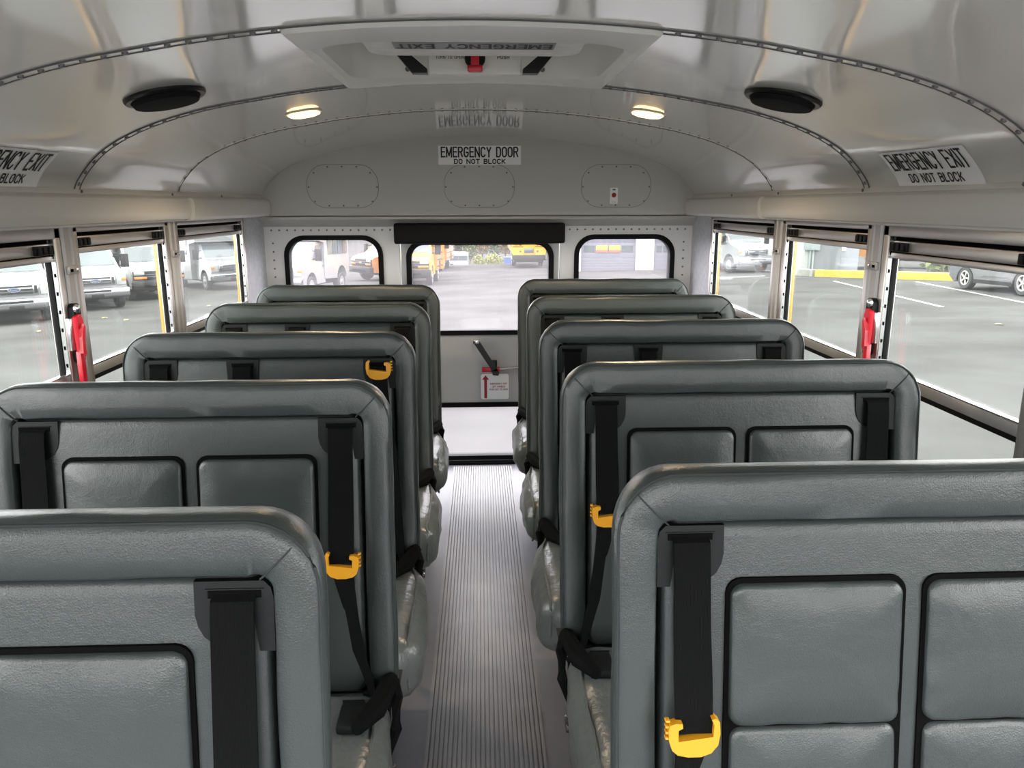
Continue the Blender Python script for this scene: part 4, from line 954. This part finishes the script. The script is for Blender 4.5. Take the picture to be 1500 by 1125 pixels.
# yellow school bus seen from behind
e = empty('school_bus', on_ground(2.95, 47.5), 'yellow school bus seen from behind through the door window', 'bus', 'yellow and orange school buses')
mb = MB(); P = rrect(-1.05, 1.05, .72, 3.0, .28, 6); mb.prism(P, 0, 7.5, 'y'); mb.build('body', YPAINT, e, angle=30)
mb = MB(); mb.box(-1.0, 1.0, -.16, .05, .50, .80, .03); mb.box(-.9, .9, .1, 7, .35, .8); mb.build('bumper', DKPL, e)
mb = MB(); mb.box(-.36, .36, -.03, .0, .80, 2.35, .01); d_ = mb.build('rear_door', YPAINT, e)
for z0, z1, nm in ((1.55, 2.25, 'upper_glass'), (.92, 1.20, 'lower_glass')):
    mb = MB(); mb.box(-.29, .29, -.045, -.02, z0, z1, .01); mb.build(nm, VGLASS if z0 < 1 else mat('pale_glass', (.38, .40, .42), .1), d_)
for sd in (-1, 1):
    mb = MB(); mb.box(sd*.70-.20, sd*.70+.20, -.02, .01, 1.68, 2.25, .01); mb.build('rear_window', VGLASS, e)
    for cx_, m_, z, r in ((.52, LRED, 1.45, .085), (.78, AMBER, 1.45, .085), (.52, LRED, 1.02, .06), (.66, LRED, 2.55, .09), (.85, AMBER, 2.55, .09)):
        mb = MB(); mb.lathe([(r, .01), (r, -.02), (r*.6, -.035)], (sd*cx_, 0, z), 'y', 14); mb.build('lamp', m_, e)
    mb = MB(); mb.box(sd*.66-.32, sd*.66+.32, -.012, .0, 1.27, 1.31); mb.build('stripe', INK, e)
    wheel(e, sd*.85, 1.9, .42, .26, sd)
    mb = MB(); mb.box(sd*1.05-.02, sd*1.05+.02, .2, 7.3, 1.3, 1.36); mb.build('rub_rail', DKPL, e)

# grey electric car
e = empty('grey_car', on_ground(16.95, 25.0), 'grey car with five spoke alloy wheels outside the nearest right window', 'car')
rz = PI
e.rotation_euler = (.0335, 0, rz)
W = .92; bot = .22; wr = .365; wb = 2.77
prof = [(-.88, .42), (-.92, .70), (-.80, .95), (-.2, 1.06), (.55, 1.12), (1.35, 1.60), (2.2, 1.64), (3.1, 1.55), (3.65, 1.12), (3.72, .85), (3.62, .42), (3.30, bot+.05)]
prof = prof[::1]
low = [(3.25, bot)]+arch(wb, bot+.06, .42)+arch(0, bot+.06, .42)+[(-.60, bot)]
mb = MB(); mb.prism(prof+low, -W, W, 'x')
mb.xf(lambda c: Vector((c.x*(1-.28*max(0, c.z-1.0)), c.y, c.z))).build('body', GPAINT, e, angle=25)
mb = MB(); mb.box(-W*.8, W*.8, -.6, 3.3, .25, .75); mb.build('undercarriage', DKPL, e)
for sd in (-1, 1):
    mb = MB()
    P = [(.44, .24), (.50, .36), (2.27, .36), (2.33, .24)]
    mb.prism(P, sd*(W-.01), sd*(W+.012), 'x'); mb.build('sill_cladding', DKPL, e)
    mb = MB(); mb.prism([(.80, .44), (1.0, .50), (2.1, .50), (2.26, .42), (2.1, .46), (1.0, .455)], sd*(W-.01), sd*(W+.014), 'x'); mb.build('sill_trim', CHROME, e)
    mb = MB(); mb.prism([(.85, 1.10), (1.45, 1.50), (2.2, 1.54), (3.0, 1.46), (3.2, 1.14)], sd*(W-.12), sd*(W-.0), 'x'); mb.xf(lambda c: Vector((c.x*(1-.14*max(0, c.z-1.0)), c.y, c.z))); mb.build('side_glass', VGLASS, e)
    for cy in (0, wb):
        wheel(e, sd*(W-.10), cy, wr, .23, sd, mat('alloy', (.30, .295, .28), .35, .3), 5)
        mb = MB(); A = [(cy+.45*math.cos(PI*k/12), bot+.06+.45*math.sin(PI*k/12)) for k in range(13)]; B = [(cy+.415*math.cos(PI*k/12), bot+.06+.415*math.sin(PI*k/12)) for k in range(13)]
        mb.loft([[(sd*(W+.012), a, b) for a, b in A], [(sd*(W+.012), a, b) for a, b in B], [(sd*(W-.03), a, b) for a, b in B]]); mb.build('arch_trim', DKPL, e)

# yellow bus beyond the curb on the right
e = empty('school_bus', on_ground(19.6, 37.9), 'yellow school bus side standing behind the yellow curb', 'bus', 'yellow and orange school buses')
dv = Vector((.9, -.55)); e.rotation_euler = (0, 0, math.atan2(-.62, 1))
P = [(-.9, .62), (-.9, 2.6), (-.6, 2.9), (7.6, 2.9), (7.6, .62)]+arch(5.9, .58, .5)[0:11]+arch(.35, .50, .56)
mb = MB(); mb.prism(P, -.0, 2.2, 'y'); mb.build('body', OPAINT, e, angle=20)
mb = MB(); mb.box(-.5, 7.4, .3, 2.0, .4, 1.1); mb.build('chassis', DKPL, e)
for z in (.85, 1.15):
    mb = MB(); mb.box(1.0, 5.3, -.03, 0, z, z+.05); mb.build('rub_rail', DKPL, e)
for k in range(6):
    mb = MB(); mb.box(.9+.8*k, 1.6+.8*k, -.015, .0, 1.5, 2.2); mb.build('window', VGLASS, e)
for cx_ in (.35, 5.9):
    mb = MB(); mb.lathe([(.26, .05), (.46, .05), (.48, .09), (.48, .28), (.26, .3)], (cx_, 0, .48), 'y', 26, True); o = mb.build('wheel', TYRE, e)
    mb = MB(); mb.lathe([(.28, .06), (.24, .12), (.10, .10), (.09, .03), (.001, .03)], (cx_, 0, .48), 'y', 20); mb.build('rim', DKPL, o)

# grey building corner on the right
e = empty('grey_building', on_ground(15.6, 36.4), 'grey sided building corner with electric box behind the yellow curb', 'building')
e.rotation_euler = (0, 0, math.radians(-12))
mb = MB(); mb.box(.10, 1.45, 0, 3.4, -.4, 4.2); mb.build('grey_wall', GWALL, e)
mb = MB(); mb.box(1.45, 2.30, .3, 3.4, -.4, 4.2)
mb.build('pale_wall', mat('pale_siding', (.16, .172, .185), .6), e)
mb = MB(); mb.box(-.22, .10, -.06, 3.2, -.4, 4.2); mb.build('corner_trim', mat('corner_white', (.22, .235, .22), .6), e)
mb = MB(); mb.box(-.28, .42, -.24, .0, 1.05, 2.0, .01); bx_ = mb.build('electric_box', mat('box_grey', (.18, .21, .205), .5), e)
for xx in (.02, .16):
    mb = MB(); mb.tube([(xx, -.10, -.1), (xx, -.10, 1.05)], .05, 8); mb.build('conduit', mat('box_grey', (.18, .21, .205), .5), bx_)
mb = MB(); mb.box(1.52, 1.70, .27, .3, 1.0, 1.6); mb.build('notice', WHT, e)

# garage with two roll-up doors
G0 = Vector((4.35, 42.6)); GD = Vector((1, -.10)).normalized(); rz = math.atan2(GD.y, GD.x)
e = empty('garage', (G0.x, G0.y, gz(G0.x, G0.y)), 'white bus garage with grey roll doors behind the right rear window', 'building'); e.rotation_euler = (0, 0, rz)
mb = MB(); mb.box(.75, 6.1, .25, 3.2, -1, 6.5); mb.box(.75, 6.1, -.0, .3, 4.3, 6.5); mb.build('wall', WWALL, e)
for k, (a, b) in enumerate(((1.15, 4.12), (5.10, 6.05))):
    mb = MB(); mb.box(a, b, .05, .2, -.4, 4.3); d_ = mb.build('roll_door', GDOOR, e, smooth=False)
    mb = MB()
    for z in range(15): mb.box(a, b, .03, .06, -.1+.29*z, -.08+.29*z)
    mb.build('panel_seam', mat('door_seam', (.10, .10, .12), .6), d_)
    n = 4 if k == 0 else 2; L = (b-a-.2)/n
    for i in range(n):
        mb = MB(); mb.box(a+.1+L*i+.05, a+.1+L*(i+1)-.05, .02, .06, 1.06, 1.42); mb.build('door_window', VGLASS, d_)
for a, b in ((.85, 1.15), (4.12, 5.10)):
    mb = MB(); mb.box(a, b, -.12, .25, -.6, 4.4); mb.build('pillar', mat('pillar_white', (.32, .32, .325), .6), e)
for i in range(2):
    L = (4.12-1.15-.2)/4; x = 1.25+L*(1.5+i); pt = G0+GD*x
    s = empty('no_parking_sign', (pt.x, pt.y-.02, gz(G0.x, G0.y)+1.24), 'yellow NO PARKING sign in the garage door, %s' % ('next to the plain pane on the left' if i == 0 else 'nearer the white pillar'), 'sign', 'yellow signs on the garage door'); s.rotation_euler = (0, 0, rz)
    mb = MB(); mb.box(-.31, .31, -.02, .0, -.05, .18); mb.build('plate', mat('sign_yellow', (.42, .33, .01), .5), s)
    mb = MB(); mb.box(-.31, .31, -.02, .0, -.18, -.05); mb.build('lower_band', mat('sign_red', (.38, .05, .02), .5), s)
    text('lettering', 'NO PARKING', .55, .12, lambda u, v: (u, -.024, .065+v), mat('sign_ink', (.45, .25, .02), .6), s, .02)

# blue bin, trees and bushes
e = empty('waste_bin', on_ground(4.4, 122), 'blue waste bin beside the yellow school bus', 'bin')
mb = MB(); mb.loft([[(-.6, -.5, .1), (.6, -.5, .1), (.6, .5, .1), (-.6, .5, .1)], [(-.7, -.6, 1.5), (.7, -.6, 1.5), (.7, .6, 1.5), (-.7, .6, 1.5)]], True, True); mb.build('bin_body', mat('bin_blue', (.015, .05, .2), .5), e)
mb = MB(); mb.box(-.74, .74, -.64, .64, 1.5, 1.62, .03); mb.build('lid', mat('bin_lid', (.02, .05, .22), .5), e)
LEAF = [mat('conifer_green', (.040, .062, .032), .8, var=(1.5, .3)), mat('autumn_tan', (.16, .12, .06), .8, var=(1.5, .3)), mat('mid_green', (.075, .092, .03), .8, var=(1.5, .3))]
BARK = mat('bark', (.10, .075, .055), .9)
def foliage(seed, h, r, kind, n=1300):
    rn = random.Random(seed); mb = MB()
    for i in range(n):
        t = rn.random()
        if kind == 0: z = h*(.08+.92*t); rad = r*(1-t)**.8*(.3+.7*rn.random())
        else: z = h*(.25+.75*t); rad = r*math.sqrt(max(.05, 1-((t-.45)/.58)**2))*math.sqrt(rn.random())
        a = rn.random()*2*PI; c = Vector((rad*math.cos(a), rad*math.sin(a), z)); s = r*(.10+.12*rn.random())
        d1 = Vector((rn.uniform(-1, 1), rn.uniform(-1, 1), rn.uniform(-.6, .6))).normalized(); d2 = d1.orthogonal().normalized()
        d2 = (d2+d1.cross(d2)*rn.uniform(-1, 1)).normalized()
        vs = [mb.bm.verts.new(c+d1*s*x+d2*s*.55*y) for x, y in ((-1, 0), (0, -1), (1, 0), (0, 1))]; mb.bm.faces.new(vs)
    return mb
proto = []
for k, lab in enumerate(('dark', 'tan', 'green')):
    e = empty('background_tree', (0, 0, 0), '', 'tree', 'trees beyond the parking lot')
    mb = MB(); mb.tube([(0, 0, -.5), (.05, 0, 2.5), (0, .05, 5.5)], [.28, .2, .08], 7); mb.build('trunk', BARK, e)
    foliage(11+k, 9.5 if k == 0 else 8., 2.1 if k == 0 else 2.7, k).build('foliage', LEAF[k], e, smooth=False)
    proto.append(e)
TL = ['dark green conifer in the tree line beyond the parking lot', 'tan autumn tree in the tree line beyond the parking lot', 'mid green leafy tree in the tree line beyond the parking lot']
rn = random.Random(3); used = set()
for i in range(17):
    k = (0, 2, 1, 0, 1, 2, 0)[i % 7]; o = proto[k] if k not in used else copy_tree(proto[k]); used.add(k)
    row = i % 2
    x = -19+2.15*i+rn.uniform(-.3, .3); y = 146+6.5*row
    o.location = on_ground(x, y); s = .62+.12*rn.random(); o.scale = (s*.86, s*.86, s*(1+.12*row)); o.rotation_euler = (0, 0, rn.random()*6)
    o['label'] = TL[k]; o['group'] = ['dark conifers beyond the lot', 'tan autumn trees beyond the lot', 'green leafy trees beyond the lot'][k]
def bush(label, x, y, r, h, m, seed, grp=None):
    mb = foliage(seed, h, r, 1, 420); mb.xf(lambda c: Vector((c.x, c.y, (c.z-h*.22)*1.25)))
    o = mb.build('bush', m, smooth=False); o.location = on_ground(x, y); tag(o, label, 'bush', grp)
bush('green bush behind the yellow curb beside the grey car', 20.2, 32.6, 1.3, 1.6, LEAF[2], 31)
bush('small yellow green bush right of the far white shuttle van', -.4, 134, 1.2, 2.2, mat('lime_leaf', (.11, .12, .015), .8), 32)
bush('small yellow green bush left of the blue bin', 2.2, 133, 1.6, 2.4, mat('lime_leaf', (.11, .12, .015), .8), 33)
